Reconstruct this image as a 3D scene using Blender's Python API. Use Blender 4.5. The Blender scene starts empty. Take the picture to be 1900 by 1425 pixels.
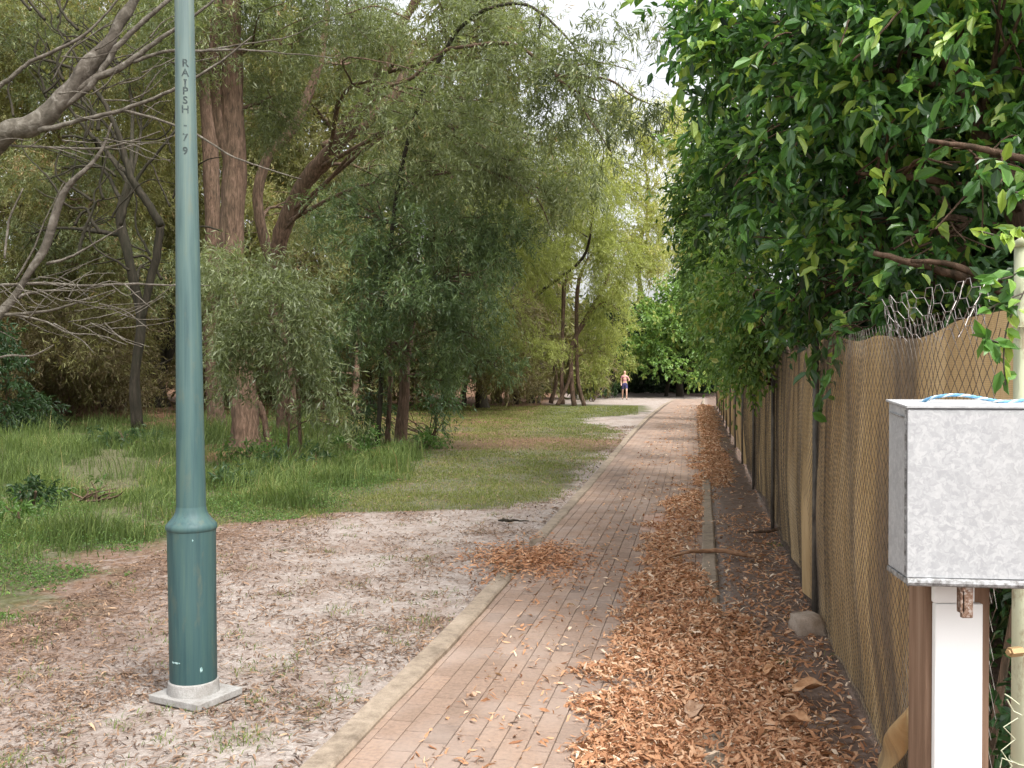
import bpy, bmesh, math, random
import numpy as np
from mathutils import Vector
random.seed(7); RNG = np.random.default_rng(11)
sc = bpy.context.scene
COL = sc.collection
R = math.radians

# ------------------------------------------------------------ camera, sky, sun, exposure
F = 1800.0; CX, CY = 950.0, 712.5; HOR = 690.0; CAMH = 1.6
cam_d = bpy.data.cameras.new('camera'); cam = bpy.data.objects.new('camera', cam_d); COL.objects.link(cam)
cam.location = (0, 0, CAMH); cam.rotation_euler = (R(90) - math.atan((CY-HOR)/F), 0, 0)
cam_d.sensor_width = 36; cam_d.lens = F/1900*36; cam_d.clip_start = 0.05; cam_d.clip_end = 2000
sc.camera = cam
SUN_EL, SUN_AZ = 56, 142          # azimuth measured from +Y towards +X : behind the camera, to its right
w = bpy.data.worlds.new('World'); sc.world = w; w.use_nodes = True
nt = w.node_tree; nt.nodes.clear()
sky = nt.nodes.new('ShaderNodeTexSky'); sky.sky_type = 'NISHITA'; sky.sun_disc = False
sky.sun_elevation = R(SUN_EL); sky.sun_rotation = R(SUN_AZ); sky.dust_density = 5; sky.air_density = 1.0
hs = nt.nodes.new('ShaderNodeHueSaturation'); hs.inputs['Saturation'].default_value = 0.14; hs.inputs['Value'].default_value = 1.5
bg = nt.nodes.new('ShaderNodeBackground'); bg.inputs['Strength'].default_value = 0.15
wo = nt.nodes.new('ShaderNodeOutputWorld')
nt.links.new(sky.outputs[0], hs.inputs['Color']); nt.links.new(hs.outputs[0], bg.inputs[0]); nt.links.new(bg.outputs[0], wo.inputs[0])
sl = bpy.data.lights.new('sun', 'SUN'); sl.energy = 1.5; sl.angle = R(12); sl.color = (1, .955, .88)
so = bpy.data.objects.new('sun', sl); COL.objects.link(so)
sd = Vector((math.sin(R(SUN_AZ))*math.cos(R(SUN_EL)), math.cos(R(SUN_AZ))*math.cos(R(SUN_EL)), math.sin(R(SUN_EL))))
so.rotation_euler = sd.to_track_quat('Z', 'Y').to_euler()
vs = sc.view_settings; vs.view_transform = 'Standard'; vs.look = 'None'; vs.gamma = 1; vs.exposure = 0.78

# ------------------------------------------------------------ small helpers
def at(px, py, Y):
    return np.array([(px-CX)/F*Y, Y, CAMH-(py-HOR)/F*Y])
def norm(v): return v/np.maximum(np.linalg.norm(v, axis=-1, keepdims=True), 1e-9)
def tag(o, label=None, cat=None, group=None, kind=None):
    if label: o['label'] = label
    if cat: o['category'] = cat
    if group: o['group'] = group
    if kind: o['kind'] = kind
    return o
def empty(name, loc, label, cat, group=None, rz=0):
    o = bpy.data.objects.new(name, None); COL.objects.link(o); o.location = loc; o.rotation_euler = (0, 0, rz)
    o.empty_display_size = .1
    return tag(o, label, cat, group)
def link(name, me, mats, parent=None):
    o = bpy.data.objects.new(name, me); COL.objects.link(o)
    for m in (mats if isinstance(mats, (list, tuple)) else [mats]):
        me.materials.append(m)
    if parent is not None:
        o.parent = parent; o.location = -parent.location if parent.rotation_euler.z == 0 else (0, 0, 0)
    return o
def np_mesh(name, V, Q, tone=None, smooth=False, midx=None):
    """uniform quad (or tri) mesh from numpy, with a per-face float attribute 'tone'"""
    me = bpy.data.meshes.new(name); k = Q.shape[1]
    me.vertices.add(len(V)); me.vertices.foreach_set('co', V.astype(np.float32).ravel())
    me.loops.add(Q.size); me.loops.foreach_set('vertex_index', Q.astype(np.int32).ravel())
    me.polygons.add(len(Q)); me.polygons.foreach_set('loop_start', (np.arange(len(Q))*k).astype(np.int32))
    me.polygons.foreach_set('use_smooth', np.full(len(Q), smooth))
    if midx is not None: me.polygons.foreach_set('material_index', midx.astype(np.int32))
    if tone is not None:
        a = me.attributes.new('tone', 'FLOAT', 'FACE'); a.data.foreach_set('value', tone.astype(np.float32))
    me.update(calc_edges=True); me.validate()
    return me
class MB:
    """collects quads of boxes and tubes for one mesh"""
    def __init__(s): s.V = []; s.Q = []; s.T = []; s.n = 0
    def add(s, V, Q, tone=0.5):
        V = np.asarray(V, float); Q = np.asarray(Q, int)
        s.V.append(V); s.Q.append(Q+s.n); s.n += len(V)
        s.T.append(np.full(len(Q), tone) if np.isscalar(tone) else tone)
    def box(s, c, h, rz=0, tone=.5, bev=0):
        if bev:
            bm = bmesh.new(); bmesh.ops.create_cube(bm, size=1)
            for v in bm.verts: v.co = Vector((v.co.x*2*h[0], v.co.y*2*h[1], v.co.z*2*h[2]))
            bmesh.ops.bevel(bm, geom=bm.edges[:], offset=bev, segments=2, affect='EDGES', profile=.5)
            bmesh.ops.triangulate(bm, faces=[f for f in bm.faces if len(f.verts) > 4])
            V = np.array([v.co[:] for v in bm.verts])
            Q = [[v.index for v in f.verts] for f in bm.faces]
            Q = np.array([q if len(q) == 4 else q+[q[-1]] for q in Q]); bm.free()
            # degenerate quads are cleaned by validate(); keep tri as tri by repeating a vertex
        else:
            V = np.array([[x, y, z] for x in (-1, 1) for y in (-1, 1) for z in (-1, 1)], float)*np.array(h)
            Q = np.array([[0,1,3,2],[4,6,7,5],[0,4,5,1],[2,3,7,6],[0,2,6,4],[1,5,7,3]])
        c_, s_ = math.cos(rz), math.sin(rz)
        V = V @ np.array([[c_, s_, 0], [-s_, c_, 0], [0, 0, 1]]) + np.array(c)
        s.add(V, Q, tone)
    def tube(s, pts, rad, sides=8, tone=.5, cap=True):
        V, Q = tube(pts, rad, sides, cap); s.add(V, Q, tone)
    def mesh(s, name, smooth=False):
        V = np.concatenate(s.V); Q = np.concatenate(s.Q); T = np.concatenate(s.T)
        if (Q[:, 3] == Q[:, 2]).any():
            me = bpy.data.meshes.new(name)
            me.from_pydata([tuple(v) for v in V], [], [tuple(q[:3]) if q[3] == q[2] else tuple(q) for q in Q.tolist()])
            a = me.attributes.new('tone', 'FLOAT', 'FACE'); a.data.foreach_set('value', T.astype(np.float32))
            me.polygons.foreach_set('use_smooth', np.full(len(Q), smooth))
            me.update(); return me
        return np_mesh(name, V, Q, T, smooth)
    def build(s, name, mats, parent=None, smooth=False): return link(name, s.mesh(name, smooth), mats, parent)
def tube(pts, rad, sides=8, cap=True):
    P = np.asarray(pts, float); n = len(P); r = np.asarray(rad, float)
    if r.ndim == 0: r = np.full(n, float(r))
    T = norm(np.gradient(P, axis=0)); a = np.array([0, 0, 1.]) if abs(T[0][2]) < .9 else np.array([1., 0, 0])
    u = np.cross(T[0], a); u /= np.linalg.norm(u); V = []
    ang = np.linspace(0, 2*np.pi, sides, endpoint=False)
    for i in range(n):
        u = u-T[i]*np.dot(u, T[i]); u /= np.linalg.norm(u)+1e-12; v = np.cross(T[i], u)
        V.append(P[i]+r[i]*(np.cos(ang)[:, None]*u+np.sin(ang)[:, None]*v))
    V = np.concatenate(V); Q = []
    for i in range(n-1):
        for j in range(sides):
            k = (j+1) % sides
            Q.append([i*sides+j, i*sides+k, (i+1)*sides+k, (i+1)*sides+j])
    if cap and sides % 2 == 0:
        for b, o in ((0, -1), ((n-1)*sides, 1)):
            for j in range(1, sides-2, 2):
                q = [b, b+j, b+j+1, b+j+2]; Q.append(q if o > 0 else q[::-1])
    return V, np.array(Q)
def smooth_path(pts, per=5, jit=0.0):
    """Catmull-Rom through points with columns (x,y,z,r)"""
    P = np.asarray(pts, float); P = np.vstack([2*P[0]-P[1], P, 2*P[-1]-P[-2]]); out = []
    for i in range(1, len(P)-2):
        for t in np.linspace(0, 1, per, endpoint=False):
            a, b, c, d = P[i-1], P[i], P[i+1], P[i+2]
            out.append(.5*((2*b)+(-a+c)*t+(2*a-5*b+4*c-d)*t*t+(-a+3*b-3*c+d)*t**3))
    out.append(P[-2]); out = np.array(out)
    if jit: out[1:-1, :3] += RNG.normal(0, 1, (len(out)-2, 3))*np.maximum(out[1:-1, 3:4], .01)*jit
    out[:, 3] = np.maximum(out[:, 3], .002)
    return out
_nd = norm(RNG.normal(size=(24, 3))); _np = RNG.uniform(0, 6.28, 24); _nf = RNG.uniform(.6, 2.2, 24)
def noise(p, scale=1.0, k=12, off=0):
    """cheap smooth numpy noise, about -1..1"""
    p = np.asarray(p, float)/scale; s = np.zeros(p.shape[:-1])
    for i in range(off, off+k):
        j = i % 24; s += np.sin((p @ _nd[j][:p.shape[-1]])*_nf[j]*2.2+_np[j]+2.1*np.sin((p @ _nd[(j+5) % 24][:p.shape[-1]])*1.7+_np[(j+3) % 24]))
    return s/math.sqrt(k)*.9
def sstep(a, b, x): t = np.clip((x-a)/(b-a), 0, 1); return t*t*(3-2*t)

# ------------------------------------------------------------ materials
def mat(name, build):
    m = bpy.data.materials.new(name); m.use_nodes = True; n = m.node_tree; n.nodes.clear()
    o = n.nodes.new('ShaderNodeOutputMaterial'); s = build(n); n.links.new(s, o.inputs['Surface']); return m
def N(n, t, **kw):
    x = n.nodes.new(t)
    for k, v in kw.items():
        if k in x.inputs: x.inputs[k].default_value = v
        else: setattr(x, k, v)
    return x
def ramp(n, fac, stops):
    r = n.nodes.new('ShaderNodeValToRGB'); e = r.color_ramp.elements
    while len(e) < len(stops): e.new(.5)
    for i, (p, c) in enumerate(stops): e[i].position = p; e[i].color = (*c, 1)
    n.links.new(fac, r.inputs[0]); return r.outputs[0]
def coords(n, scale=(1, 1, 1), kind='Object'):
    t = n.nodes.new('ShaderNodeTexCoord'); m = n.nodes.new('ShaderNodeMapping'); m.inputs['Scale'].default_value = scale
    n.links.new(t.outputs[kind], m.inputs[0]); return m.outputs[0]
def noisetex(n, vec, scale, detail=5, rough=.6, dist=0):
    x = N(n, 'ShaderNodeTexNoise'); x.inputs['Scale'].default_value = scale; x.inputs['Detail'].default_value = detail
    x.inputs['Roughness'].default_value = rough; x.inputs['Distortion'].default_value = dist
    n.links.new(vec, x.inputs['Vector']); return x.outputs['Fac']
def mixc(n, fac, a, b, blend='MIX'):
    m = n.nodes.new('ShaderNodeMix'); m.data_type = 'RGBA'; m.blend_type = blend
    for s, v in ((m.inputs[0], fac), (m.inputs[6], a), (m.inputs[7], b)):
        if hasattr(v, 'links'): n.links.new(v, s)
        elif isinstance(v, tuple): s.default_value = (*v, 1)
        else: s.default_value = v
    return m.outputs[2]
def math_(n, op, a, b=0.0, clamp=False):
    m = n.nodes.new('ShaderNodeMath'); m.operation = op; m.use_clamp = clamp
    for s, v in ((m.inputs[0], a), (m.inputs[1], b)):
        if hasattr(v, 'links'): n.links.new(v, s)
        else: s.default_value = v
    return m.outputs[0]
def bsdf(n, color, rough=.7, spec=.3, metal=0, height=None, bdist=.01, bstr=.6):
    b = n.nodes.new('ShaderNodeBsdfPrincipled')
    for s, v in ((b.inputs['Base Color'], color), (b.inputs['Roughness'], rough)):
        if hasattr(v, 'links'): n.links.new(v, s)
        elif isinstance(v, tuple): s.default_value = (*v, 1)
        else: s.default_value = v
    b.inputs['Specular IOR Level'].default_value = spec; b.inputs['Metallic'].default_value = metal
    if height is not None:
        bu = n.nodes.new('ShaderNodeBump'); bu.inputs['Distance'].default_value = bdist; bu.inputs['Strength'].default_value = bstr
        n.links.new(height, bu.inputs['Height']); n.links.new(bu.outputs[0], b.inputs['Normal'])
    return b.outputs[0]
def attr(n, name, out='Fac'):
    a = n.nodes.new('ShaderNodeAttribute'); a.attribute_name = name; return a.outputs[out]
def leaf_mat(name, stops, rough=.45, spec=.35, trans=.35, tcol=1.5):
    def b(n):
        c = ramp(n, attr(n, 'tone'), stops)
        p = bsdf(n, c, rough, spec)
        t = n.nodes.new('ShaderNodeBsdfTranslucent')
        g = mixc(n, 1.0, c, (tcol, tcol*1.05, tcol*.55), 'MULTIPLY'); n.links.new(g, t.inputs[0])
        m = n.nodes.new('ShaderNodeMixShader'); m.inputs[0].default_value = trans
        n.links.new(p, m.inputs[1]); n.links.new(t.outputs[0], m.inputs[2]); return m.outputs[0]
    return mat(name, b)
def bark_mat(name, c1, c2, c3, streak=(14, 14, 2.2), bd=.02):
    def b(n):
        v = coords(n, streak); a = noisetex(n, v, 1.0, 8, .65, .6); a2 = noisetex(n, coords(n, (1, 1, .6)), 1.6, 4)
        c = ramp(n, a, [(.3, c1), (.5, c2), (.72, c3)])
        c = mixc(n, math_(n, 'MULTIPLY', a2, .35), c, (.10, .11, .07))
        return bsdf(n, c, .9, .15, 0, a, bd, .9)
    return mat(name, b)
M = {}
M['bark'] = bark_mat('bark_brown', (.028, .015, .011), (.115, .066, .046), (.25, .155, .115), (20, 20, 4.5), .025)
M['bark_dark'] = bark_mat('bark_dark', (.008, .006, .005), (.028, .02, .016), (.07, .052, .042))
M['bark_pale'] = bark_mat('bark_pale', (.045, .035, .03), (.12, .10, .085), (.27, .245, .215), (16, 16, 16), .015)
M['twig_white'] = bark_mat('bark_white', (.10, .085, .07), (.26, .235, .205), (.42, .4, .37), (22, 22, 22), .004)
M['sage'] = leaf_mat('leaf_sage', [(0, (.068, .086, .040)), (.5, (.145, .172, .078)), (.82, (.26, .29, .145)), (.93, (.33, .27, .14)), (1, (.30, .18, .10))], .42, .45)
M['olive'] = leaf_mat('leaf_olive', [(0, (.10, .078, .042)), (.4, (.150, .145, .062)), (.75, (.235, .24, .092)), (1, (.30, .20, .11))], .6, .25)
M['lime'] = leaf_mat('leaf_lime', [(0, (.12, .130, .040)), (.5, (.24, .270, .085)), (.85, (.38, .41, .15)), (1, (.44, .42, .19))], .6, .25, .45)
M['mid'] = leaf_mat('leaf_mid', [(0, (.040, .068, .030)), (.5, (.102, .150, .062)), (.84, (.20, .26, .115)), (.95, (.28, .26, .12)), (1, (.26, .16, .09))], .42, .45)
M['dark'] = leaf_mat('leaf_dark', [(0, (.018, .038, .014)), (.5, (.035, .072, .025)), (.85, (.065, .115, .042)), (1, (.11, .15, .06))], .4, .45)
M['green'] = leaf_mat('leaf_green', [(0, (.045, .090, .022)), (.5, (.105, .195, .045)), (.88, (.20, .31, .080)), (1, (.32, .34, .10))], .42, .45)
M['glossy'] = leaf_mat('leaf_glossy', [(0, (.020, .050, .018)), (.35, (.036, .088, .028)), (.65, (.072, .17, .045)), (.88, (.14, .30, .06)), (1, (.32, .44, .09))], .32, .5, .3)
M['grass'] = leaf_mat('grass_blade', [(0, (.06, .085, .030)), (.5, (.115, .165, .050)), (.78, (.20, .25, .080)), (.92, (.34, .27, .14)), (1, (.36, .22, .13))], .6, .2)
M['lawn'] = leaf_mat('lawn_blade', [(0, (.09, .105, .03)), (.5, (.15, .18, .05)), (.8, (.22, .235, .08)), (1, (.38, .30, .16))], .65, .2)
M['litter'] = leaf_mat('dry_leaf', [(0, (.15, .066, .036)), (.3, (.34, .158, .080)), (.6, (.52, .275, .15)), (.85, (.64, .42, .27)), (1, (.72, .58, .44))], .7, .2, .12, 1.1)
M['litter_dull'] = leaf_mat('dull_dry_leaf', [(0, (.07, .045, .035)), (.4, (.18, .115, .08)), (.75, (.31, .20, .13)), (1, (.46, .32, .21))], .8, .15, .1, 1.1)

# ------------------------------------------------------------ plan of the place (metres, world space)
kl = np.array([(-3.5, -1.7), (0, -1.55), (3.0, -.93), (3.92, -.703), (5.81, -.307), (7.56, .017), (9.23, .313), (15.2, 1.42), (24, 2.95), (34, 4.8), (46, 7.2), (60, 10.3)])
kr = np.array([(-3.5, -.45), (0, -.1), (3.0, .56), (3.92, .76), (7.38, 1.45), (13.7, 2.69), (20.6, 3.98), (30, 5.8), (41, 8.0), (50, 9.8), (60, 11.8)])
def xl(Y): return np.interp(Y, kl[:, 0], kl[:, 1])
def xr(Y): return np.interp(Y, kr[:, 0], kr[:, 1])
def xf(Y): return .78+.195*np.asarray(Y, float)
gb = np.array([(-5, -6), (0, -4.6), (5.9, -3.2), (8.7, -3.15), (9.8, -2.95), (11.0, -2.2), (11.4, -.3), (12.2, .6), (16, 1.45), (22, 2.35), (26, 2.9), (28.5, 2.8), (31, 2.5), (34, 2.9), (37, 5.0), (44, 6.3), (47, 6.4), (50.5, -6), (75, -8)])
def xg(Y): return np.interp(Y, gb[:, 0], gb[:, 1])
def ground_z(X, Y):
    p = np.stack([X, Y], -1)
    off = sstep(.0, .8, np.maximum(xl(Y)-.1-X, X-xr(Y)-.2))
    z = (noise(p, 1.3, 8)*.012+noise(p, .35, 8, 5)*.004)*off - .012
    z += sstep(6, 14, -X)*.10*noise(p, 5, 6, 3)
    inside = (X > xl(Y)-.16) & (X < xr(Y)+.16) & (Y < 58)
    return np.where(inside, -.03, z)
def pile(X, Y):      # leaf drift height/density 0..1 along the right side
    l = np.interp(Y, [2, 3.92, 4.72, 5.65, 7.4, 9.3, 12, 15.2, 20, 30, 48], [.3, .47, .42, .63, .92, 1.34, 2.05, 2.85, 3.9, 5.8, 9.3])
    r = np.interp(Y, [2, 3.92, 5.0, 5.65, 6.6, 7.6, 9.3, 12, 15.2, 20, 30, 48], [1.1, 1.35, 1.62, 1.6, 1.5, 1.5, 1.78, 2.5, 3.5, 4.4, 6.4, 9.9])
    n = noise(np.stack([X, Y], -1), .38, 8, 2)*.15
    return sstep(-.12, .20, X-l+n)*sstep(-.10, .30, r-X+n)

# ground sheet -------------------------------------------------------------------------
ys = np.concatenate([[-300, -60, -12, -4, 0, 1.2], np.geomspace(2, 75, 330), [90, 130, 300, 900]])
xs = np.concatenate([[-900, -300, -120, -60], np.linspace(-40, -8, 110), np.linspace(-7.9, 6, 300), np.linspace(6.1, 25, 90), [40, 90, 300, 900]])
GX, GY = np.meshgrid(xs, ys); GZ = ground_z(GX, GY)
V = np.stack([GX, GY, GZ], -1).reshape(-1, 3); nx, ny = len(xs), len(ys)
I = (np.arange(ny-1)[:, None]*nx+np.arange(nx-1)).ravel(); Q = np.stack([I, I+1, I+nx+1, I+nx], 1)
me = np_mesh('ground', V, Q, smooth=True)
X, Y = V[:, 0], V[:, 1]; P2 = np.stack([X, Y], -1)
bn = noise(P2, .8, 10)*.28+noise(P2, .25, 8, 4)*.10
green = sstep(-.25, .35, xg(Y)-X+bn)
lush = green*sstep(-.8, .8, np.interp(Y, [5, 11, 14, 18, 24, 30], [-2.5, -1.9, -1.6, -1.3, -3.5, -5])-X+bn*2)
band = np.exp(-(((Y-22-noise(P2, 3, 6))/2.2)**2))*sstep(-4, 0, X)
wood = sstep(22, 30, Y+noise(P2, 4, 6)*2)*sstep(-.5, -3.5, X-.08*Y)+sstep(.6, 1.0, np.hypot((X+5.2)/2.2, (Y-20)/3)*-1+1.6)*1
litr = np.clip(.55*band+wood*.8+sstep(0, .8, X-xr(Y)), 0, 1)*(1-.0*green)
litr = np.maximum(litr, sstep(.6, .05, np.abs(xg(Y)-X+bn+.12)-0.05)*sstep(12.5, 10, Y)*.38)
soil = sstep(.05, .3, X-xr(Y))
ca = me.color_attributes.new('zone', 'FLOAT_COLOR', 'POINT')
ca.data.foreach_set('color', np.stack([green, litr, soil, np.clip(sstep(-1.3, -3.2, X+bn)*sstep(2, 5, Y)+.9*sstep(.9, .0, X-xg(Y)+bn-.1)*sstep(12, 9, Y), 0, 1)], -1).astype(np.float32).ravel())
def ground_b(n):
    z = n.nodes.new('ShaderNodeAttribute'); z.attribute_name = 'zone'
    sp = n.nodes.new('ShaderNodeSeparateColor'); n.links.new(z.outputs['Color'], sp.inputs[0])
    v = coords(n); n1 = noisetex(n, v, 3.0, 8, .65); n2 = noisetex(n, v, 28, 6, .7); n3 = noisetex(n, v, 120, 3, .6); n4 = noisetex(n, v, 9, 8, .7, .8)
    sand = ramp(n, n2, [(.28, (.20, .165, .145)), (.45, (.34, .295, .265)), (.62, (.43, .385, .35)), (.8, (.50, .455, .42))])
    sand = mixc(n, math_(n, 'MULTIPLY', ramp(n, n4, [(.47, (0, 0, 0)), (.6, (1, 1, 1))]), .38), sand, (.22, .155, .12))
    n5 = noisetex(n, v, 1.1, 8, .7)
    sand = mixc(n, math_(n, 'MULTIPLY', ramp(n, n1, [(.48, (0, 0, 0)), (.62, (1, 1, 1))]), .36), sand, (.20, .15, .12))
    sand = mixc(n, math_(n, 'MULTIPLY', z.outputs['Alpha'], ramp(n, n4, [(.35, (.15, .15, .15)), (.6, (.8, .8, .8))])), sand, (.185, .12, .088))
    sand = mixc(n, math_(n, 'MULTIPLY', ramp(n, n5, [(.47, (0, 0, 0)), (.62, (1, 1, 1))]), .42), sand, (.22, .15, .115))
    grn = ramp(n, n2, [(.3, (.035, .045, .015)), (.55, (.085, .10, .035)), (.75, (.17, .15, .075))])
    lit = ramp(n, n2, [(.3, (.05, .03, .02)), (.5, (.15, .085, .052)), (.72, (.30, .18, .11))])
    soi = ramp(n, n4, [(.3, (.09, .062, .05)), (.52, (.19, .14, .115)), (.75, (.32, .255, .22))])
    gm = math_(n, 'SUBTRACT', math_(n, 'ADD', sp.outputs[0], math_(n, 'MULTIPLY', n4, .8)), .6, True)
    lm = math_(n, 'MULTIPLY', math_(n, 'SUBTRACT', math_(n, 'ADD', sp.outputs[1], n4), .62), 2.0, True)
    c = mixc(n, gm, sand, grn); c = mixc(n, lm, c, lit); c = mixc(n, math_(n, 'MULTIPLY', sp.outputs[2], .85), c, soi)
    h = math_(n, 'ADD', n2, math_(n, 'MULTIPLY', n3, .4))
    return bsdf(n, c, .95, .1, 0, h, .02, .8)
tag(link('ground', me, mat('ground_mix', ground_b)), kind='structure')

# ------------------------------------------------------------ brick path, kerbs
def frame_at(Y, off):           # point at lateral fraction between kerbs
    return xl(Y)+(xr(Y)-xl(Y))*off
brick_v = MB(); bw, bl, gap = .112, .228, .0035
ncol = 13; s_tot = 0
Yc = np.linspace(1.5, 57, 1200); mid = (xl(Yc)+xr(Yc))/2
# smooth the midline so that courses bend gently
mid = np.convolve(np.pad(mid, 40, mode='reflect', reflect_type='odd'), np.ones(81)/81, 'valid')
sl_ = np.concatenate([[0], np.cumsum(np.hypot(np.diff(Yc), np.diff(mid)))])
dirx = np.gradient(mid, sl_); diry = np.gradient(Yc, sl_)
VB, QB, TB, nb = [], [], [], 0
base_q = np.array([[0,1,2,3],[0,4,5,1],[1,5,6,2],[2,6,7,3],[3,7,4,0]])
ci = np.arange(-6.5, 7)
for j, c in enumerate(ci):
    o0 = (j % 2)*.5*bl+.002*j
    s = o0
    while s < sl_[-1]-bl:
        sm = s+bl/2
        Ym = np.interp(sm, sl_, Yc); wdt = (xr(Ym)-xl(Ym))
        off = c*bw
        if abs(off) < wdt/2+.06 or True:
            e = .0022
            hz = random.gauss(0, .0004)+.003*math.sin(sm*1.1+c*.2)
            tl = random.gauss(0, .008)
            top, low = [], []
            for (a, b) in ((-1, -1), (1, -1), (1, 1), (-1, 1)):
                for (lst, k, zz) in ((top, e, 0), (low, .0, -.006)):
                    ss = s+bl/2+b*(bl/2-gap*.9-k); oo = off+a*(bw/2-gap/2-k*.6)
                    x0 = np.interp(ss, sl_, mid); y0 = np.interp(ss, sl_, Yc); dx = np.interp(ss, sl_, dirx); dy = np.interp(ss, sl_, diry)
                    lst.append((x0+oo*dy, y0-oo*dx, .002+hz+tl*a*.05+zz))
            VB += top+low; QB.append(base_q+nb); nb += 8
            t = random.gauss(.5, .10)+.09*math.sin(sm*.7+c)
            if random.random() < .06: t -= .25
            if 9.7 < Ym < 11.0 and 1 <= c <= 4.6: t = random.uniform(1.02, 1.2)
            TB += [t]*5
        s += bl
bme = np_mesh('path', np.array(VB), np.concatenate(QB), np.array(TB))
def brick_b(n):
    v = coords(n); n1 = noisetex(n, v, 45, 6, .7); n2 = noisetex(n, v, 1.7, 6, .6); n3 = noisetex(n, v, 260, 2)
    t = math_(n, 'ADD', math_(n, 'MULTIPLY', attr(n, 'tone'), .72), math_(n, 'MULTIPLY', n2, .25))
    c = ramp(n, t, [(.12, (.13, .095, .078)), (.32, (.225, .155, .115)), (.5, (.285, .195, .145)), (.66, (.335, .228, .165)), (.86, (.45, .295, .22)), (1, (.54, .34, .26))])
    c = mixc(n, .75, c, ramp(n, n1, [(.3, (.55, .55, .55)), (.6, (1.1, 1.08, 1.05))]), 'MULTIPLY')
    dust = ramp(n, n2, [(.42, (0, 0, 0)), (.62, (1, 1, 1))])
    c = mixc(n, math_(n, 'ADD', math_(n, 'MULTIPLY', dust, .38), .14), c, (.37, .305, .265))
    return bsdf(n, c, .9, .15, 0, math_(n, 'ADD', n1, math_(n, 'MULTIPLY', n3, .5)), .004, .6)
tag(link('path', bme, mat('brick_paving', brick_b)), kind='structure')
jb = MB()                        # the sand bed that fills the joints
Yq = np.linspace(1.2, 57, 500)
Vj = np.concatenate([np.stack([xl(Yq)-.03, Yq, np.full(500, -.0065)], 1), np.stack([xr(Yq)+.03, Yq, np.full(500, -.0065)], 1)])
i_ = np.arange(499); jb.add(Vj, np.stack([i_, i_+500, i_+501, i_+1], 1))
def joint_b(n):
    v = coords(n); a = noisetex(n, v, 60, 5, .7); return bsdf(n, ramp(n, a, [(.3, (.07, .052, .042)), (.6, (.17, .13, .105)), (.8, (.27, .22, .18))]), .95, .1)
tag(jb.build('path_bedding', mat('joint_sand', joint_b)), kind='structure')
def conc_b(c1, c2, c3, sc_=14):
    def f(n):
        v = coords(n); a = noisetex(n, v, sc_, 8, .7); b = noisetex(n, v, 150, 3, .7); d = noisetex(n, v, 2.2, 5)
        c = ramp(n, math_(n, 'ADD', math_(n, 'MULTIPLY', a, .6), math_(n, 'MULTIPLY', d, .4)), [(.35, c1), (.5, c2), (.66, c3)])
        c = mixc(n, .5, c, ramp(n, b, [(.3, (.6, .6, .6)), (.6, (1.1, 1.1, 1.1))]), 'MULTIPLY')
        return bsdf(n, c, .92, .15, 0, math_(n, 'ADD', a, math_(n, 'MULTIPLY', b, .5)), .006, .7)
    return f
M['kerb'] = mat('kerb_concrete', conc_b((.16, .125, .095), (.285, .23, .175), (.39, .32, .25)))
M['conc'] = mat('pale_concrete', conc_b((.22, .20, .18), (.32, .31, .295), (.42, .41, .395)))
M['footing'] = mat('footing_concrete', conc_b((.22, .17, .13), (.36, .29, .23), (.48, .40, .33)))
def kerb(fx, side, y0, y1, wid, top, name):
    Yk = np.arange(y0, y1, .06); n_ = len(Yk); Xk = fx(Yk); p = np.stack([Xk, Yk], -1)
    wob = noise(p, .5, 8, 3)*.004; prof = []
    zt = top+noise(p, .9, 8)*.004
    for (o, z) in ((0, -.05), (0, zt-.012), (.012, zt), (wid-.015, zt+.001), (wid, zt-.014), (wid, -.05)):
        prof.append(np.stack([Xk+side*(o+wob), Yk, np.broadcast_to(z, Yk.shape)], 1))
    V = np.stack(prof, 1).reshape(-1, 3); k = 6; Qk = []
    for i in range(n_-1):
        for j in range(k-1): Qk.append([i*k+j, i*k+j+1, (i+1)*k+j+1, (i+1)*k+j])
    for b in (0, (n_-1)*k): Qk.append([b, b+1, b+4, b+5]); Qk.append([b+1, b+2, b+3, b+4])
    m = MB(); m.add(V, np.array(Qk)); tag(m.build(name, M['kerb']), kind='structure')
kerb(xl, -1, 1.2, 7.95, .135, .030, 'kerb')
kerb(lambda y: xl(y), -1, 9.05, 56, .125, .020, 'kerb')
kerb(lambda y: xr(y)+.0, 1, 1.2, 7.1, .12, .010, 'kerb')
kerb(lambda y: xr(y)+.0, 1, 7.1, 56, .12, .032, 'kerb')

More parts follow.
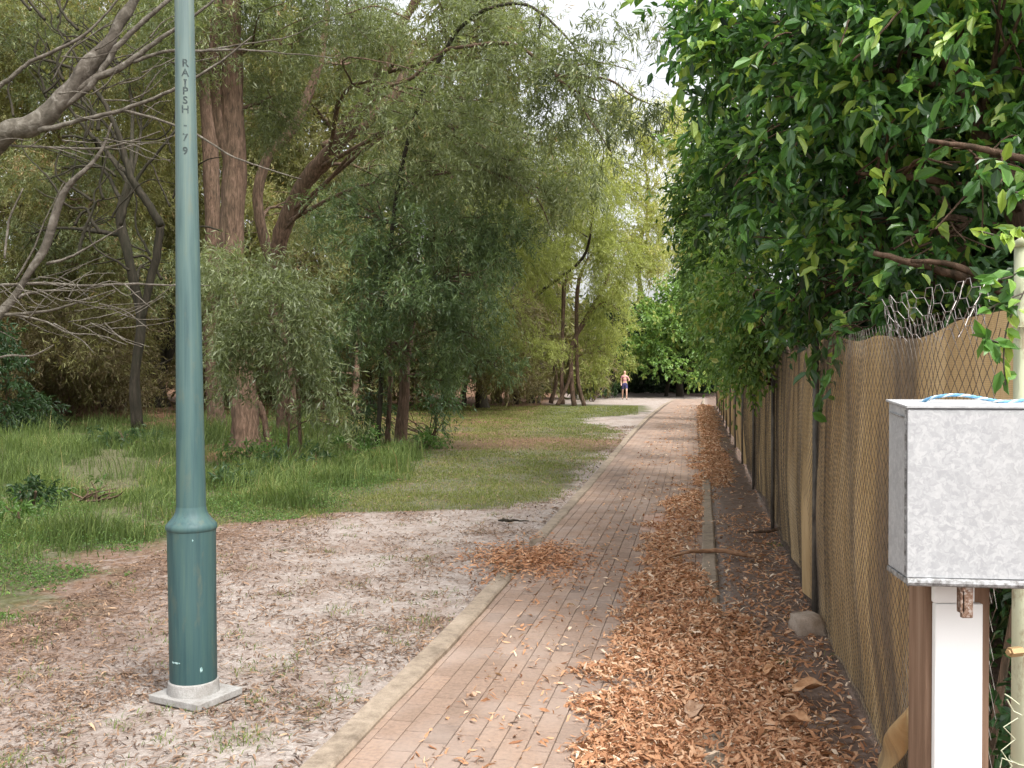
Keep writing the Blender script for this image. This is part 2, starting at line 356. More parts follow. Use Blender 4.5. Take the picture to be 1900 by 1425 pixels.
# ------------------------------------------------------------ leaf shape builders (numpy)
def leaves_mesh(C, D, U, L, W, tone, kind):
    """C base points, D length directions, U up hints; kind: 'blade' 1 quad, 'leaf' folded 2 quads, 'curl' curled strip of 3 quads"""
    n = len(C); D = norm(D); S = norm(np.cross(D, U)); Nn = np.cross(S, D)
    L = np.broadcast_to(L, n)[:, None]; W = np.broadcast_to(W, n)[:, None]
    if kind == 'blade':
        V = np.stack([C, C+D*L*.45-S*W*.5, C+D*L, C+D*L*.45+S*W*.5], 1); q = np.array([[0, 1, 2, 3]])
    elif kind == 'leaf':
        f = Nn*W*.18; dr = -Nn*L*.10
        V = np.stack([C, C+D*L*.28-S*W*.46+f, C+D*L*.68-S*W*.36+f, C+D*L+dr, C+D*L*.68+S*W*.36+f, C+D*L*.28+S*W*.46+f], 1)
        q = np.array([[0, 3, 2, 1], [0, 5, 4, 3]])
    else:
        cu = RNG.uniform(-.5, .9, n)[:, None]; rows = []
        for t, wv in ((0, .12), (.33, 1.0), (.68, .85), (1, .1)):
            z = Nn*L*cu*(.25-(t-.5)**2); tw = RNG.uniform(-.15, .15, n)[:, None]*L
            m = C+D*L*t+z+S*tw*t; ed = Nn*W*.5*RNG.uniform(-.2, .6, n)[:, None]
            rows += [m-S*W*.5*wv+ed*wv, m+S*W*.5*wv+ed*wv*.5]
        V = np.stack(rows, 1); q = np.array([[0, 1, 3, 2], [2, 3, 5, 4], [4, 5, 7, 6]])
    k = V.shape[1]; Qf = (q[None]+np.arange(n)[:, None, None]*k).reshape(-1, 4)
    return V.reshape(-1, 3), Qf, np.repeat(tone, len(q))
def foliage(blobs, L=.12, W=.03, cov=3.0, droop=.4, kind='leaf', per=12, twig=.45, gap=0.0, nscale=.9, tone=.5, tvar=.2, shell=2.0, lvar=.35, clip=None, rnd=.6):
    """leaf clusters spread through ellipsoids; blobs: (centre, radii)"""
    Cs, Ds, To = [], [], []
    for c, r in blobs:
        c = np.asarray(c, float); r = np.asarray(r, float)
        area = math.pi*max(r[0], r[1])*r[2]; n = int(cov*area/(L*W*.5*.6)/per)+3
        u = norm(RNG.normal(size=(n, 3))); rr = RNG.random(n)[:, None]**(1/shell)
        rr *= 1+.22*noise(u*2.5+c*.7, .6, 8)[:, None]
        p = c+u*rr*r
        keep = noise(p, nscale, 10)+RNG.normal(0, .25, n) > gap
        if clip is not None: keep &= clip(p)
        p, u = p[keep], u[keep]; n = len(p)
        if n == 0: continue
        td = norm(u*np.array([.7, .7, .5])+RNG.normal(0, .45, (n, 3))+np.array([0, 0, -droop*.7]))
        t = np.tile((np.arange(per)+.5)/per, (n, 1))
        tl = twig*RNG.uniform(.6, 1.3, (n, 1))
        q = p[:, None]+td[:, None]*(t*tl)[..., None]+np.array([0, 0, -droop*.5])*((t*tl)**2)[..., None]/max(twig, .1)
        q += RNG.normal(0, L*.12, q.shape)
        ld = td[:, None]*.6+RNG.normal(0, rnd, q.shape)+np.array([0, 0, -droop])
        tn = tone+tvar*.7*noise(p, 1.6, 8, 6)[:, None]+RNG.normal(0, tvar*.45, (n, 1))+RNG.normal(0, tvar*.6, (n, per))
        Cs.append(q.reshape(-1, 3)); Ds.append(ld.reshape(-1, 3)); To.append(tn.ravel())
    C = np.concatenate(Cs); D = np.concatenate(Ds); T = np.clip(np.concatenate(To), 0, 1); n = len(C)
    U = norm(RNG.normal(0, .6, (n, 3))+np.array([0, 0, 1.]))
    s = RNG.uniform(1-lvar, 1+lvar, n)
    return leaves_mesh(C, D, U, L*s, W*s*RNG.uniform(.8, 1.2, n), T, kind)
def B(px, py, Y, rx, ry, rd=None):
    """ellipsoid given as where it sits and how big it looks at distance Y"""
    r0, r2 = rx/F*Y, ry/F*Y
    return (at(px, py, Y), np.array([r0, rd if rd else max(r0, r2)*.8, r2]))
STATS = {}
def tree(name, label, base, trunk_paths, blobs, leaf, bark='bark', extra=None, cat='tree', limb_r=.05, group=None, twigs=True, **kw):
    """trunk_paths: list of [(x,y,z,r),...] ; limbs are grown from the trunk into every blob"""
    base = np.array(base, float)
    e = empty(name, tuple(base), label, cat, group)
    m = MB(); TP = []
    for path in trunk_paths:
        sp = smooth_path(path, 6, .10 if path[0][3] < .12 else .012); TP.append(sp); sides = 20 if path[0][3] > .08 else 6
        V, Q = tube(sp[:, :3], sp[:, 3], sides)
        V = V+(noise(V*np.array([1, 1, .25]), .16, 8)*min(.018, path[0][3]*.07))[:, None]*np.array([1, 1, 0.])
        m.add(V, Q)
    tp = np.concatenate(TP)
    for c, r in blobs:
        d = np.linalg.norm(tp[:, :3]-(c-np.array([0, 0, r[2]*.5])), axis=1)+np.maximum(0, tp[:, 2]-c[2])*1.5; s0 = tp[np.argmin(d)]
        ep = c+RNG.normal(0, .25, 3)*r
        rr = min(s0[3]*.7, limb_r*(.6+.5*r[0]))
        mp = (s0[:3]+ep)/2+np.array([0, 0, .12*np.linalg.norm(ep-s0[:3])])+RNG.normal(0, .08, 3)*np.linalg.norm(ep-s0[:3])
        sp = smooth_path([(*s0[:3], rr), (*mp, rr*.7), (*ep, rr*.35)], 5, .2)
        m.tube(sp[:, :3], sp[:, 3], 5)
        if twigs:
            for _ in range(9):
                k = RNG.integers(len(sp)//2, len(sp)); s1 = sp[k]
                q = c+norm(RNG.normal(size=3))*r*.85
                mq = (s1[:3]+q)/2+RNG.normal(0, .08, 3)*np.linalg.norm(q-s1[:3])+np.array([0, 0, .06])
                s2 = smooth_path([(*s1[:3], s1[3]*.6), (*mq, s1[3]*.4), (*q, .004)], 4, .2)
                m.tube(s2[:, :3], s2[:, 3], 4, cap=False)
    if extra:
        for path in extra:
            sp = smooth_path(path, 6, .15); m.tube(sp[:, :3], sp[:, 3], 6)
    m.build('trunk', M[bark], e, smooth=True)
    if blobs:
        V, Q, T = foliage(blobs, **kw); STATS[label] = len(Q)
        link('crown', np_mesh('crown', V, Q, T), M[leaf], e)
    return e
def pth(Y, pts, y2=None):
    """limb path from looks: (px, py, radius) at distance Y (running to y2)"""
    n = len(pts); return [(*at(p[0], p[1], Y+(0 if y2 is None else (y2-Y)*i/(n-1))), p[2]) for i, p in enumerate(pts)]
def gnd(px, py):
    Y = F*CAMH/(py-HOR); return ((px-CX)/F*Y, Y, 0)
NL = dict(L=.125, W=.020, kind='blade', per=12, twig=.34, droop=.32, rnd=.75, nscale=.6)     # narrow drooping leaves
FN = dict(L=.17, W=.016, kind='blade', per=18, twig=.5, droop=.5)     # needle-like foliage
# ------------------------------------------------------------ trees, left side of the path, near to far
BACK = dict(L=.2, W=.036, kind='blade', per=14, twig=.7, droop=.35, cov=3.3, nscale=1.6, gap=-.15)
def vtrunk(px, py, r, top=300, lean=0, Y=None):
    x, y, _ = gnd(px, py); H = CAMH+(HOR-top)/F*y
    return (x, y, 0), [[(x, y, -.1, r*1.5), (x+lean*.1, y, .5, r*1.05), (x+lean*.4, y+.2, H*.35, r*.9), (x+lean*.7, y+.1, H*.7, r*.7), (x+lean, y, H, r*.35)]]

# tree standing off to the left whose bare pale limbs reach in
Yb = 7.2
tree('tree', 'pale half bare tree whose thick limb and white twigs reach in from the left edge', (-5.6, 7.6, 0),
     [[(-5.6, 7.6, -.1, .22), (-5.5, 7.6, .8, .17), (-5.2, 7.5, 1.9, .15), (-4.6, 7.4, 2.7, .12)]+pth(Yb, [(0, 262, .078), (60, 236, .075), (100, 205, .068), (140, 162, .06), (170, 118, .055), (205, 78, .05), (228, 40, .046), (262, -10, .042), (330, -120, .035)]),
      [(-5.5, 7.6, .8, .12), (-4.7, 7.3, 1.2, .07)]+pth(Yb-.4, [(-60, 640, .05), (5, 575, .032), (55, 510, .025), (88, 455, .03), (120, 360, .024), (180, 300, .014), (210, 230, .007)])],
     [], 'twig', 'bark_pale', extra=[
     pth(Yb, [(90, 222, .03), (160, 160, .028), (230, 125, .024), (300, 75, .016), (380, 20, .01), (430, -30, .006)]),
     pth(Yb, [(110, 208, .026), (180, 150, .024), (230, 80, .02), (320, 0, .015)]),
     pth(Yb-.2, [(75, 244, .02), (150, 225, .016), (230, 205, .015), (320, 170, .012), (400, 125, .009), (470, 70, .005)]),
     pth(Yb-.2, [(230, 206, .012), (290, 222, .010), (365, 250, .009), (430, 290, .007), (490, 312, .006), (560, 333, .003)]),
     pth(Yb, [(-40, 190, .016), (20, 150, .016), (60, 118, .014), (140, 80, .012), (190, 40, .008), (240, -20, .006)]),
     pth(Yb, [(5, 270, .01), (70, 274, .009), (180, 277, .009), (250, 262, .006), (300, 245, .004)]),
     pth(Yb, [(250, 118, .014), (310, 98, .012), (370, 97, .010), (440, 95, .008), (520, 100, .005), (620, 110, .003)]),
     pth(Yb, [(380, 97, .008), (450, 85, .006), (540, 70, .004), (600, 40, .002)]),
     pth(Yb-.4, [(0, 530, .012), (60, 526, .012), (110, 527, .011), (160, 531, .010), (230, 527, .009), (320, 529, .006), (390, 530, .003)]),
     pth(Yb-.4, [(5, 585, .013), (60, 580, .011), (105, 574, .009), (160, 555, .007), (215, 538, .004)]),
     pth(Yb-.4, [(35, 553, .013), (50, 545, .012), (90, 540, .008), (130, 535, .004)]),
     pth(Yb-.4, [(20, 583, .009), (80, 595, .008), (130, 618, .007), (185, 622, .005), (235, 640, .003)]),
     pth(Yb-.4, [(100, 600, .006), (150, 630, .005), (175, 655, .003)]),
     pth(Yb-.6, [(-30, 668, .01), (20, 660, .008), (60, 660, .007), (100, 640, .003)]),
     pth(Yb-.4, [(88, 490, .012), (130, 478, .009), (180, 450, .006), (230, 420, .003)]),
     pth(Yb-.4, [(10, 480, .008), (14, 440, .008), (22, 400, .007), (45, 350, .004)]),
     pth(Yb-.2, [(30, 520, .008), (60, 470, .007), (90, 400, .004), (120, 340, .003)]),
     ]+[pth(Yb-.5+random.uniform(-.3, .3), [(x0, y0, .005), (x0+dx*.5, y0+dy*.5+random.uniform(-14, 14), .0035), (x0+dx, y0+dy, .0018)])
        for x0, y0, dx, dy in [(random.uniform(-20, 250), random.choice([270, 530, 580, 600, 520, 560])+random.uniform(-12, 12), random.uniform(40, 140), random.uniform(-70, 60)) for _ in range(46)]]
     +[pth(Yb+random.uniform(-.3, .3), [(x0, y0, .006), (x0+dx*.5, y0+dy*.5+random.uniform(-14, 14), .0045), (x0+dx, y0+dy, .002)])
        for x0, y0, dx, dy in [(random.uniform(60, 330), random.uniform(60, 220), random.uniform(40, 120), random.uniform(-90, 30)) for _ in range(24)]])

tree('paperbark_tree', 'thick pinkish brown paperbark trunk with a hollow flared foot behind the lamp post', gnd(455, 832),
     [pth(20.3, [(452, 850, .42), (456, 815, .33), (454, 760, .28), (448, 700, .26), (440, 600, .235), (432, 450, .235), (436, 300, .235), (430, 120, .22), (432, -40, .2), (420, -200, .15)]),
      pth(20.9, [(502, 836, .10), (494, 800, .075), (486, 765, .07), (464, 720, .10)]),
      pth(20.2, [(436, 330, .12), (412, 240, .12), (400, 120, .12), (405, 0, .1)])],
     [B(440, -60, 20.5, 150, 110, 2), B(340, 60, 19, 80, 100, 1.5), B(520, 60, 20, 110, 90, 1.5), B(500, 200, 21.5, 60, 80, 1)], 'sage', cov=2.6, gap=-.1, **NL)
tree('paperbark_tree', 'slimmer pink brown trunk just behind the lamp post, left of the hollow one', gnd(402, 795),
     [pth(27, [(402, 800, .32), (398, 740, .21), (392, 600, .2), (395, 400, .2), (388, 200, .21), (380, 40, .17), (372, -120, .15)])],
     [B(370, -20, 26, 120, 120, 2), B(300, 160, 28, 90, 110, 2)], 'olive', cov=2.4, **NL)
tree('paperbark_tree', 'leaning forked tree with several pinkish brown limbs whose canopy hangs over the path', gnd(535, 800),
     [pth(25, [(535, 815, .3), (528, 700, .24), (512, 560, .2), (520, 450, .2), (560, 350, .2), (610, 290, .2), (645, 240, .2), (690, 175, .16), (740, 60, .11), (800, -40, .08)], 22),
      pth(24, [(600, 275, .13), (665, 240, .14), (715, 195, .13), (740, 165, .11), (770, 80, .08)]),
      pth(24.5, [(528, 560, .15), (490, 440, .13), (480, 360, .13), (500, 290, .12), (545, 240, .12), (580, 160, .11), (600, 90, .09), (612, -30, .06)]),
      pth(24.5, [(545, 235, .05), (510, 205, .05), (465, 205, .04)])],
     [B(610, 10, 21, 110, 70, 1.5), B(700, 60, 20, 90, 60, 1.5), B(760, 230, 19, 120, 80, 1.6), B(860, 190, 18.5, 90, 70, 1.5), B(930, 290, 18, 90, 80, 1.5), B(820, 330, 19, 110, 80, 1.5), B(720, 330, 24.5, 80, 70, 1.2),
      B(640, 130, 26, 60, 50, 1.0), B(850, 40, 19, 110, 60, 1.5), B(960, 60, 18, 80, 60, 1.2), B(1000, 360, 18.5, 60, 70, 1.2), B(575, 400, 27, 60, 60, 1)],
     'sage', 'bark', cov=2.2, gap=-.05, extra=[
     pth(19, [(700, 165, .04), (760, 150, .035), (820, 100, .032), (870, 88, .032), (950, 84, .032), (1000, 115, .032), (1040, 150, .03), (1070, 185, .022), (1095, 225, .017), (1115, 255, .012), (1135, 285, .006)], 15),
     pth(15.5, [(1030, 143, .03), (1080, 146, .026), (1130, 150, .02), (1170, 178, .014), (1215, 200, .007)]),
     pth(15.5, [(1035, 150, .025), (1070, 172, .02), (1110, 190, .012), (1140, 215, .006)]),
     pth(16, [(1010, 120, .02), (1060, 125, .016), (1110, 118, .012), (1180, 135, .006)]),
     pth(19, [(760, 40, .025), (700, 15, .02), (640, 30, .012)]),
     pth(18, [(860, 300, .02), (920, 325, .03), (960, 340, .03), (1000, 375, .02), (1020, 420, .01)])], **NL)
tree('tree', 'spray of olive foliage on dark twigs reaching out against the white sky over the path', gnd(700, 826),
     [pth(20, [(700, 830, .06), (720, 500, .05), (760, 250, .045), (850, 60, .04), (960, 10, .03), (1040, 60, .02), (1100, 140, .012), (1150, 200, .006)], 16)],
     [B(1060, 100, 15.5, 50, 30, .7), B(1110, 145, 15, 55, 30, .7), B(1175, 200, 15, 55, 30, .6), B(1130, 225, 15.2, 35, 45, .5), B(985, 40, 16, 40, 35, 1), B(1060, 170, 16.5, 60, 40, .8), B(1010, 160, 17, 60, 50, 1), B(1200, 250, 15.5, 40, 35, .5), B(1090, 270, 16.5, 50, 50, .8), B(940, 120, 17, 60, 50, 1),
      B(1200, 130, 15, 40, 40, .5), B(1040, 120, 16, 55, 30, .7), B(1120, 60, 15.5, 35, 30, .5), B(1215, 60, 14.5, 35, 35, .5), B(1240, 180, 14.5, 35, 40, .5), B(1010, 230, 17, 70, 50, .9), B(1080, 330, 18, 50, 40, .8), B(1040, 210, 16.5, 60, 50, .9), B(1150, 90, 15.4, 30, 35, .5)], 'sage', 'bark_dark', cov=1.7, gap=.0, L=.13, W=.022, kind='blade', per=14, twig=.4, droop=.5, tone=.45)
tree('acacia_tree', 'drooping sage green young acacia with a slim grey trunk beside the lawn', gnd(742, 826),
     [pth(21, [(742, 832, .17), (745, 790, .13), (750, 730, .11), (754, 660, .1), (768, 560, .09), (760, 430, .07), (750, 300, .04)]),
      pth(21.3, [(718, 826, .07), (722, 760, .055), (724, 690, .05), (715, 600, .04)])],
     [B(700, 460, 19.5, 90, 80, 1.3), B(800, 440, 19, 90, 80, 1.3), B(880, 520, 18.5, 70, 80, 1.2), B(780, 560, 18.5, 90, 70, 1.2), B(680, 580, 19, 80, 70, 1.2), B(860, 620, 19, 55, 50, .8), B(740, 650, 19, 70, 45, .8),
      B(650, 400, 20, 70, 70, 1), B(760, 350, 20, 90, 60, 1), B(930, 440, 19, 60, 60, 1), B(820, 690, 19.5, 35, 30, .5), B(640, 650, 19.5, 50, 60, .8)],
     'mid', 'bark', cov=2.4, gap=-.05, tone=.42, **NL)
tree('acacia_shrub', 'rounded pale sage shrub with weeping leaves right of the lamp post', gnd(590, 870),
     [pth(16.2, [(560, 870, .035), (555, 780, .03), (550, 700, .028), (530, 600, .024), (500, 500, .012)]), pth(15.7, [(534, 862, .022), (536, 740, .018), (530, 640, .012)])],
     [B(430, 620, 15.8, 50, 60, .6), B(450, 700, 15.6, 50, 45, .6), B(620, 790, 15.4, 40, 30, .4), B(520, 760, 15.6, 45, 30, .5), B(400, 500, 16.5, 40, 60, .6), B(455, 500, 15.8, 65, 60, .8), B(520, 560, 15.3, 85, 65, .9), B(480, 620, 15.4, 80, 50, .8), B(575, 620, 15.2, 65, 60, .8), B(560, 690, 15.3, 80, 50, .7), B(600, 730, 15.5, 50, 40, .5), B(430, 560, 16, 50, 60, .6), B(560, 500, 16, 50, 40, .5)],
     'sage', 'bark', cov=2.5, gap=-.1, tone=.42, L=.115, W=.018, kind='blade', per=12, twig=.34, droop=.45, rnd=.7, nscale=.5)
tree('tree', 'dark trunked tree standing in the shade left of the lamp post', gnd(290, 752),
     [pth(44, [(292, 758, .6), (288, 720, .46), (290, 640, .42), (284, 560, .42), (278, 460, .36), (300, 360, .3), (330, 200, .2)]), pth(44, [(300, 700, .2), (318, 640, .2), (322, 560, .16), (340, 460, .1)])],
     [B(300, 420, 41, 110, 90, 3), B(240, 500, 40, 80, 70, 2.5), B(330, 520, 40, 70, 60, 2.2), B(280, 280, 42, 120, 100, 3)], 'olive', 'bark_dark', **BACK)
for (nm, px, py, r, lab, blobs, lf) in [
    ('tree', 120, 768, .22, 'olive leaved tree filling the upper left corner behind the bare limbs', [(40, 90, 110, 110), (150, 40, 120, 90), (90, 240, 110, 90), (220, 160, 100, 100), (30, 380, 90, 90), (150, 380, 100, 80), (60, 500, 90, 60)], 'olive'),
    ('tree', 215, 764, .15, 'brown green tree between the bare limbs and the lamp post', [(240, 330, 90, 80), (310, 60, 90, 90), (300, 200, 90, 80), (180, 480, 90, 60), (240, 600, 80, 40), (120, 600, 90, 50)], 'olive'),
    ('tree', 620, 762, .25, 'olive tree behind the leaning forked trunks', [(520, 120, 90, 90), (590, 320, 90, 90), (500, 420, 80, 80), (640, 480, 90, 80), (560, 600, 80, 60), (470, 300, 80, 90), (640, 620, 80, 60), (660, 100, 100, 70)], 'olive'),
    ('tree', 830, 757, .22, 'tall green tree in the middle of the thicket behind the young acacia', [(740, 180, 100, 70), (800, 320, 110, 90), (880, 420, 100, 90), (780, 540, 100, 80), (880, 600, 80, 60), (720, 660, 80, 40), (900, 240, 90, 80), (840, 660, 60, 35)], 'sage')]:
    b, tp = vtrunk(px, py, r*1.3, 250)
    Yt = b[1]
    tree(nm, lab, b, tp, [B(x, y, Yt-random.uniform(0, 6), rx, ry, 2.5) for x, y, rx, ry in blobs], lf, 'bark', limb_r=.08, **BACK)
tree('tree', 'short dark stump like trunk with bushy green top at the far edge of the lawn', gnd(895, 756),
     [pth(43, [(896, 762, .34), (893, 735, .26), (890, 690, .24), (880, 620, .2), (900, 520, .12)])],
     [B(880, 640, 38, 60, 45, 1.6), B(930, 680, 37, 45, 30, 1.2), B(850, 665, 37, 40, 30, 1.2), B(900, 560, 40, 70, 60, 2)], 'mid', 'bark_dark', L=.17, W=.045, kind='leaf', cov=2.2, tone=.5)
tree('casuarina_tree', 'multi stemmed yellow green casuarina with pale bare stems where the lawn ends', gnd(1045, 752),
     [pth(46, [(1066, 756, .13), (1060, 700, .11), (1062, 640, .11), (1085, 595, .11), (1105, 560, .10), (1122, 530, .08), (1140, 470, .05)]),
      pth(46, [(1044, 750, .12), (1042, 690, .08), (1044, 620, .08), (1046, 540, .1), (1052, 500, .06), (1050, 400, .04)]),
      pth(46, [(1084, 755, .11), (1072, 700, .09), (1070, 620, .09), (1072, 530, .09), (1090, 480, .05)]),
      pth(47, [(1022, 748, .12), (1032, 700, .08), (1015, 650, .08), (1000, 600, .05)]),
      pth(45.7, [(1034, 753, .10), (1050, 720, .08), (1060, 690, .1)])],
     [B(1090, 400, 44, 90, 80, 2.6), B(1130, 480, 44, 70, 70, 2.4), B(1135, 570, 46, 50, 60, 2), B(1110, 640, 47, 45, 45, 1.6), B(1030, 440, 45, 70, 80, 2.2), B(1060, 320, 43, 90, 80, 2.6), B(1000, 560, 47, 60, 50, 2)],
     'lime', 'bark', cov=2.3, gap=0, L=.2, W=.03, kind='blade', per=12, twig=.5, droop=.4, rnd=.7)
tree('casuarina_tree', 'hanging yellow green casuarina foliage in the centre above the lawn', gnd(960, 748),
     [pth(48, [(958, 752, .12), (948, 700, .09), (940, 640, .08), (960, 500, .06)]), pth(48, [(958, 748, .12), (960, 600, .12), (1000, 545, .08), (1080, 480, .06), (1100, 400, .04)], 36)],
     [B(1010, 300, 32, 90, 60, 1.8), B(1070, 370, 31, 70, 60, 1.5), B(950, 380, 33, 70, 70, 1.6), B(990, 480, 34, 70, 60, 1.6), B(940, 580, 36, 60, 50, 1.5), B(1000, 640, 42, 70, 35, 1.6), B(950, 690, 44, 50, 25, 1.4), B(1090, 240, 32, 60, 50, 1.2)],
     'lime', 'bark_dark', cov=2.1, gap=0, L=.17, W=.022, kind='blade', per=12, twig=.45, droop=.45, rnd=.7, tone=.36)
cb = []
for _ in range(46):
    x0, y0 = random.uniform(-20, 340), random.uniform(-10, 520); a = random.uniform(-2.6, -.5); pp = []; r0 = random.uniform(.018, .05)
    for k in range(7):
        pp.append((x0, y0, r0*(1-k/8))); a += random.gauss(0, .45); x0 += 26*math.cos(a); y0 += 26*math.sin(a)
    cb.append(pth(random.uniform(22, 27), pp))
cb += [pth(24, [(75, 75, .02), (70, 105, .03), (110, 120, .04), (140, 130, .045), (165, 150, .05), (200, 200, .06), (225, 260, .07), (245, 330, .09), (280, 385, .1), (300, 420, .1)]),
       pth(24, [(330, 240, .03), (290, 290, .035), (265, 320, .04), (240, 370, .045), (225, 420, .05)]), pth(24, [(115, 0, .02), (116, 40, .02), (112, 60, .02), (140, 100, .03), (165, 150, .04)])]
tree('tree', 'tree of crooked dark branches tangled behind the bare limbs, left of the lamp post', ((250-CX)/F*25, 25, 0),
     [pth(25, [(255, 795, .16), (250, 700, .13), (262, 600, .12), (240, 480, .12), (225, 400, .11), (245, 330, .1)]), pth(25, [(262, 600, .1), (290, 480, .1), (300, 415, .1)])],
     [B(60, 60, 27, 90, 80, 1.2), B(180, 60, 27, 80, 70, 1.2), B(110, 180, 28, 80, 60, 1.2), B(270, 150, 27, 60, 80, 1), B(60, 320, 27, 80, 60, 1.2), B(180, 300, 28, 80, 60, 1), B(200, 440, 27, 90, 60, 1.2), B(60, 460, 28, 70, 60, 1), B(290, 520, 27, 60, 60, 1)],
     'sage', 'bark_dark', extra=cb, cov=1.5, tone=.42, tvar=.3, **NL)
# saplings and stems standing in the dark part of the thicket
for i, (px, Y, r, top, ln, bk, lab) in enumerate([
    (70, 36, .10, 480, -.4, 'bark_dark', 'thin dark trunk deep in the thicket near the left edge'),
    (130, 40, .22, 500, .5, 'bark', 'brown trunk deep in the thicket below the bare twigs'),
    (195, 42, .14, 480, .3, 'bark_dark', 'dark slender trunk in the thicket halfway to the lamp post'),
    (232, 38, .05, 560, .1, 'bark_pale', 'straight pale sapling in the thicket left of the lamp post'),
    (255, 48, .16, 470, -.6, 'bark_dark', 'leaning dark trunk beside the big dark one in the shade'),
    (655, 34, .12, 520, .3, 'bark', 'brown trunk half hidden behind the young acacia'),
    (690, 40, .08, 560, -.3, 'bark_dark', 'thin dark trunk left of the young acacia'),
    (860, 46, .09, 600, .3, 'bark_dark', 'thin dark trunk just left of the stump like one'),
    (925, 50, .12, 560, -.3, 'bark_dark', 'dark trunk right of the stump like one'),
    (985, 50, .13, 560, .2, 'bark_dark', 'dark upright trunk left of the multi stemmed casuarina'),
    (1000, 50, .06, 560, .4, 'bark_pale', 'pale slim stem left of the multi stemmed casuarina')]):
    x = (px-CX)/F*Y; H = CAMH+(HOR-top)/F*Y
    e = empty('sapling', (x, Y, 0), lab, 'tree', 'saplings standing in the shade of the thicket')
    m = MB(); sp = smooth_path([(x, Y, -.1, r*1.5), (x+ln*.2, Y, H*.2, r), (x+ln*.4, Y+.2, H*.5, r*.85), (x+ln, Y, H, r*.5), (x+ln*1.6, Y, H*1.4, r*.25)], 5, .3); m.tube(sp[:, :3], sp[:, 3], 7)
    for _ in range(7):
        s0 = sp[RNG.integers(len(sp)//3, len(sp))]; q = s0[:3]+RNG.normal(0, .9, 3)+np.array([0, 0, .9])
        s2 = smooth_path([(*s0[:3], s0[3]*.5), (*((s0[:3]+q)/2+RNG.normal(0, .15, 3)), s0[3]*.35), (*q, .01)], 4); m.tube(s2[:, :3], s2[:, 3], 4, cap=False)
    m.build('trunk', M[bk], e, smooth=True)
    V, Q, T = foliage([(np.array([x+ln*1.6, Y, H*1.35]), np.array([1.5, 1.2, 1.3])), (np.array([x+ln, Y-.3, H]), np.array([1.0, 1.0, .7]))], L=.2, W=.04, kind='blade', cov=1.8, per=12, twig=.5)
    link('crown', np_mesh('crown', V, Q, T), M['olive'], e)
# low bushes
def bush(name, label, base, blobs, leaf, group=None, **kw):
    e = empty(name, base, label, 'bush', group); m = MB()
    for c, r in blobs:
        for _ in range(5):
            q = c+norm(RNG.normal(size=3))*r*.8; b = np.array(base)+RNG.normal(0, .06, 3)*[1, 1, 0]
            sp = smooth_path([(*b, .018), (*((b+q)/2+RNG.normal(0, .06, 3)), .012), (*q, .004)], 4); m.tube(sp[:, :3], sp[:, 3], 4, cap=False)
    m.build('stems', M['bark'], e)
    V, Q, T = foliage(blobs, **kw); link('foliage', np_mesh('foliage', V, Q, T), M[leaf], e); return e
RB = dict(L=.09, W=.03, kind='leaf', per=9, twig=.2, droop=.2, nscale=.4, cov=2.0, rnd=.7)
for lab, px, py, rr, lf, tn in [
    ('low leafy weed bush in front of the paperbark foot', 480, 858, [(480, 835, 45, 20), (440, 840, 30, 18)], 'green', .35),
    ('low weedy bush left of the arching grass tussock', 530, 880, [(520, 862, 40, 18), (560, 850, 40, 20)], 'dark', .6),
    ('scrubby green bush between the grass tussocks and the young acacia', 670, 850, [(660, 820, 45, 26), (700, 835, 35, 20)], 'green', .3),
    ('small scrubby bush right of the young acacia foot', 800, 830, [(795, 815, 35, 16)], 'green', .4),
    ('broad leaved weed clump right beside the lamp post in the grass', 420, 905, [(415, 885, 35, 18), (450, 890, 30, 14)], 'dark', .7),
    ('weed clump at the far left edge of the grass', 30, 985, [(20, 955, 45, 26)], 'green', .3),
    ('patch of taller weeds in the grass midway to the left edge', 170, 930, [(165, 905, 50, 18), (210, 915, 35, 14)], 'green', .4),
    ('leafy weed patch in the shade at the back of the grass', 230, 830, [(215, 812, 60, 20), (270, 818, 40, 16)], 'dark', .7)]:
    gx, gy, _ = gnd(px, py); bush('bush', lab, (gx, gy, 0), [B(a, b, gy+random.uniform(-.2, .2), c, d, c/F*gy*.8) for a, b, c, d in rr], lf, 'low weed bushes in the rough grass', tone=tn, **RB)
bush('bush', 'dark green bush at the foot of the young acacia', gnd(800, 812), [B(790, 770, 22, 40, 38, .5), B(820, 740, 22.5, 30, 30, .4), B(685, 760, 21.5, 40, 40, .5)], 'dark', L=.11, W=.025, kind='blade', cov=2.6, tone=.6)
bush('bush', 'dark leafy bush at the left edge under the bare twigs', gnd(10, 800), [B(-20, 650, 24, 50, 50, .9), B(10, 730, 24, 60, 50, .9), B(60, 760, 25, 50, 25, .6)], 'dark', L=.15, W=.05, kind='leaf', cov=2.6, tone=.35)
bush('bush', 'brownish twiggy bush in the thicket left of the lamp post', gnd(130, 772), [B(100, 690, 33, 70, 55, 1.3), B(170, 700, 34, 60, 50, 1.2), B(60, 600, 34, 60, 60, 1.2), B(220, 670, 36, 50, 50, 1)], 'olive', L=.2, W=.03, kind='blade', cov=2.2, tone=.25)
bush('bush', 'small dark round weed bush in the tall grass left of the lamp post', gnd(65, 948), [B(62, 915, 11.2, 40, 28, .2)], 'dark', L=.06, W=.025, kind='leaf', cov=2.4, per=8, twig=.12, tone=.55)
bush('bush', 'low olive bush left of the distant person', gnd(1125, 739), [B(1120, 708, 60, 38, 28, 1.2), B(1085, 715, 58, 30, 22, 1.1)], 'dark', L=.2, W=.08, kind='leaf', cov=2.6, tone=.55)
bush('bush', 'sunlit lime bush at the foot of the casuarina beside the path end', gnd(1100, 745), [B(1095, 690, 52, 35, 40, 1.2), B(1150, 670, 57, 28, 30, 1)], 'lime', L=.22, W=.06, kind='blade', cov=2.2, tone=.4)
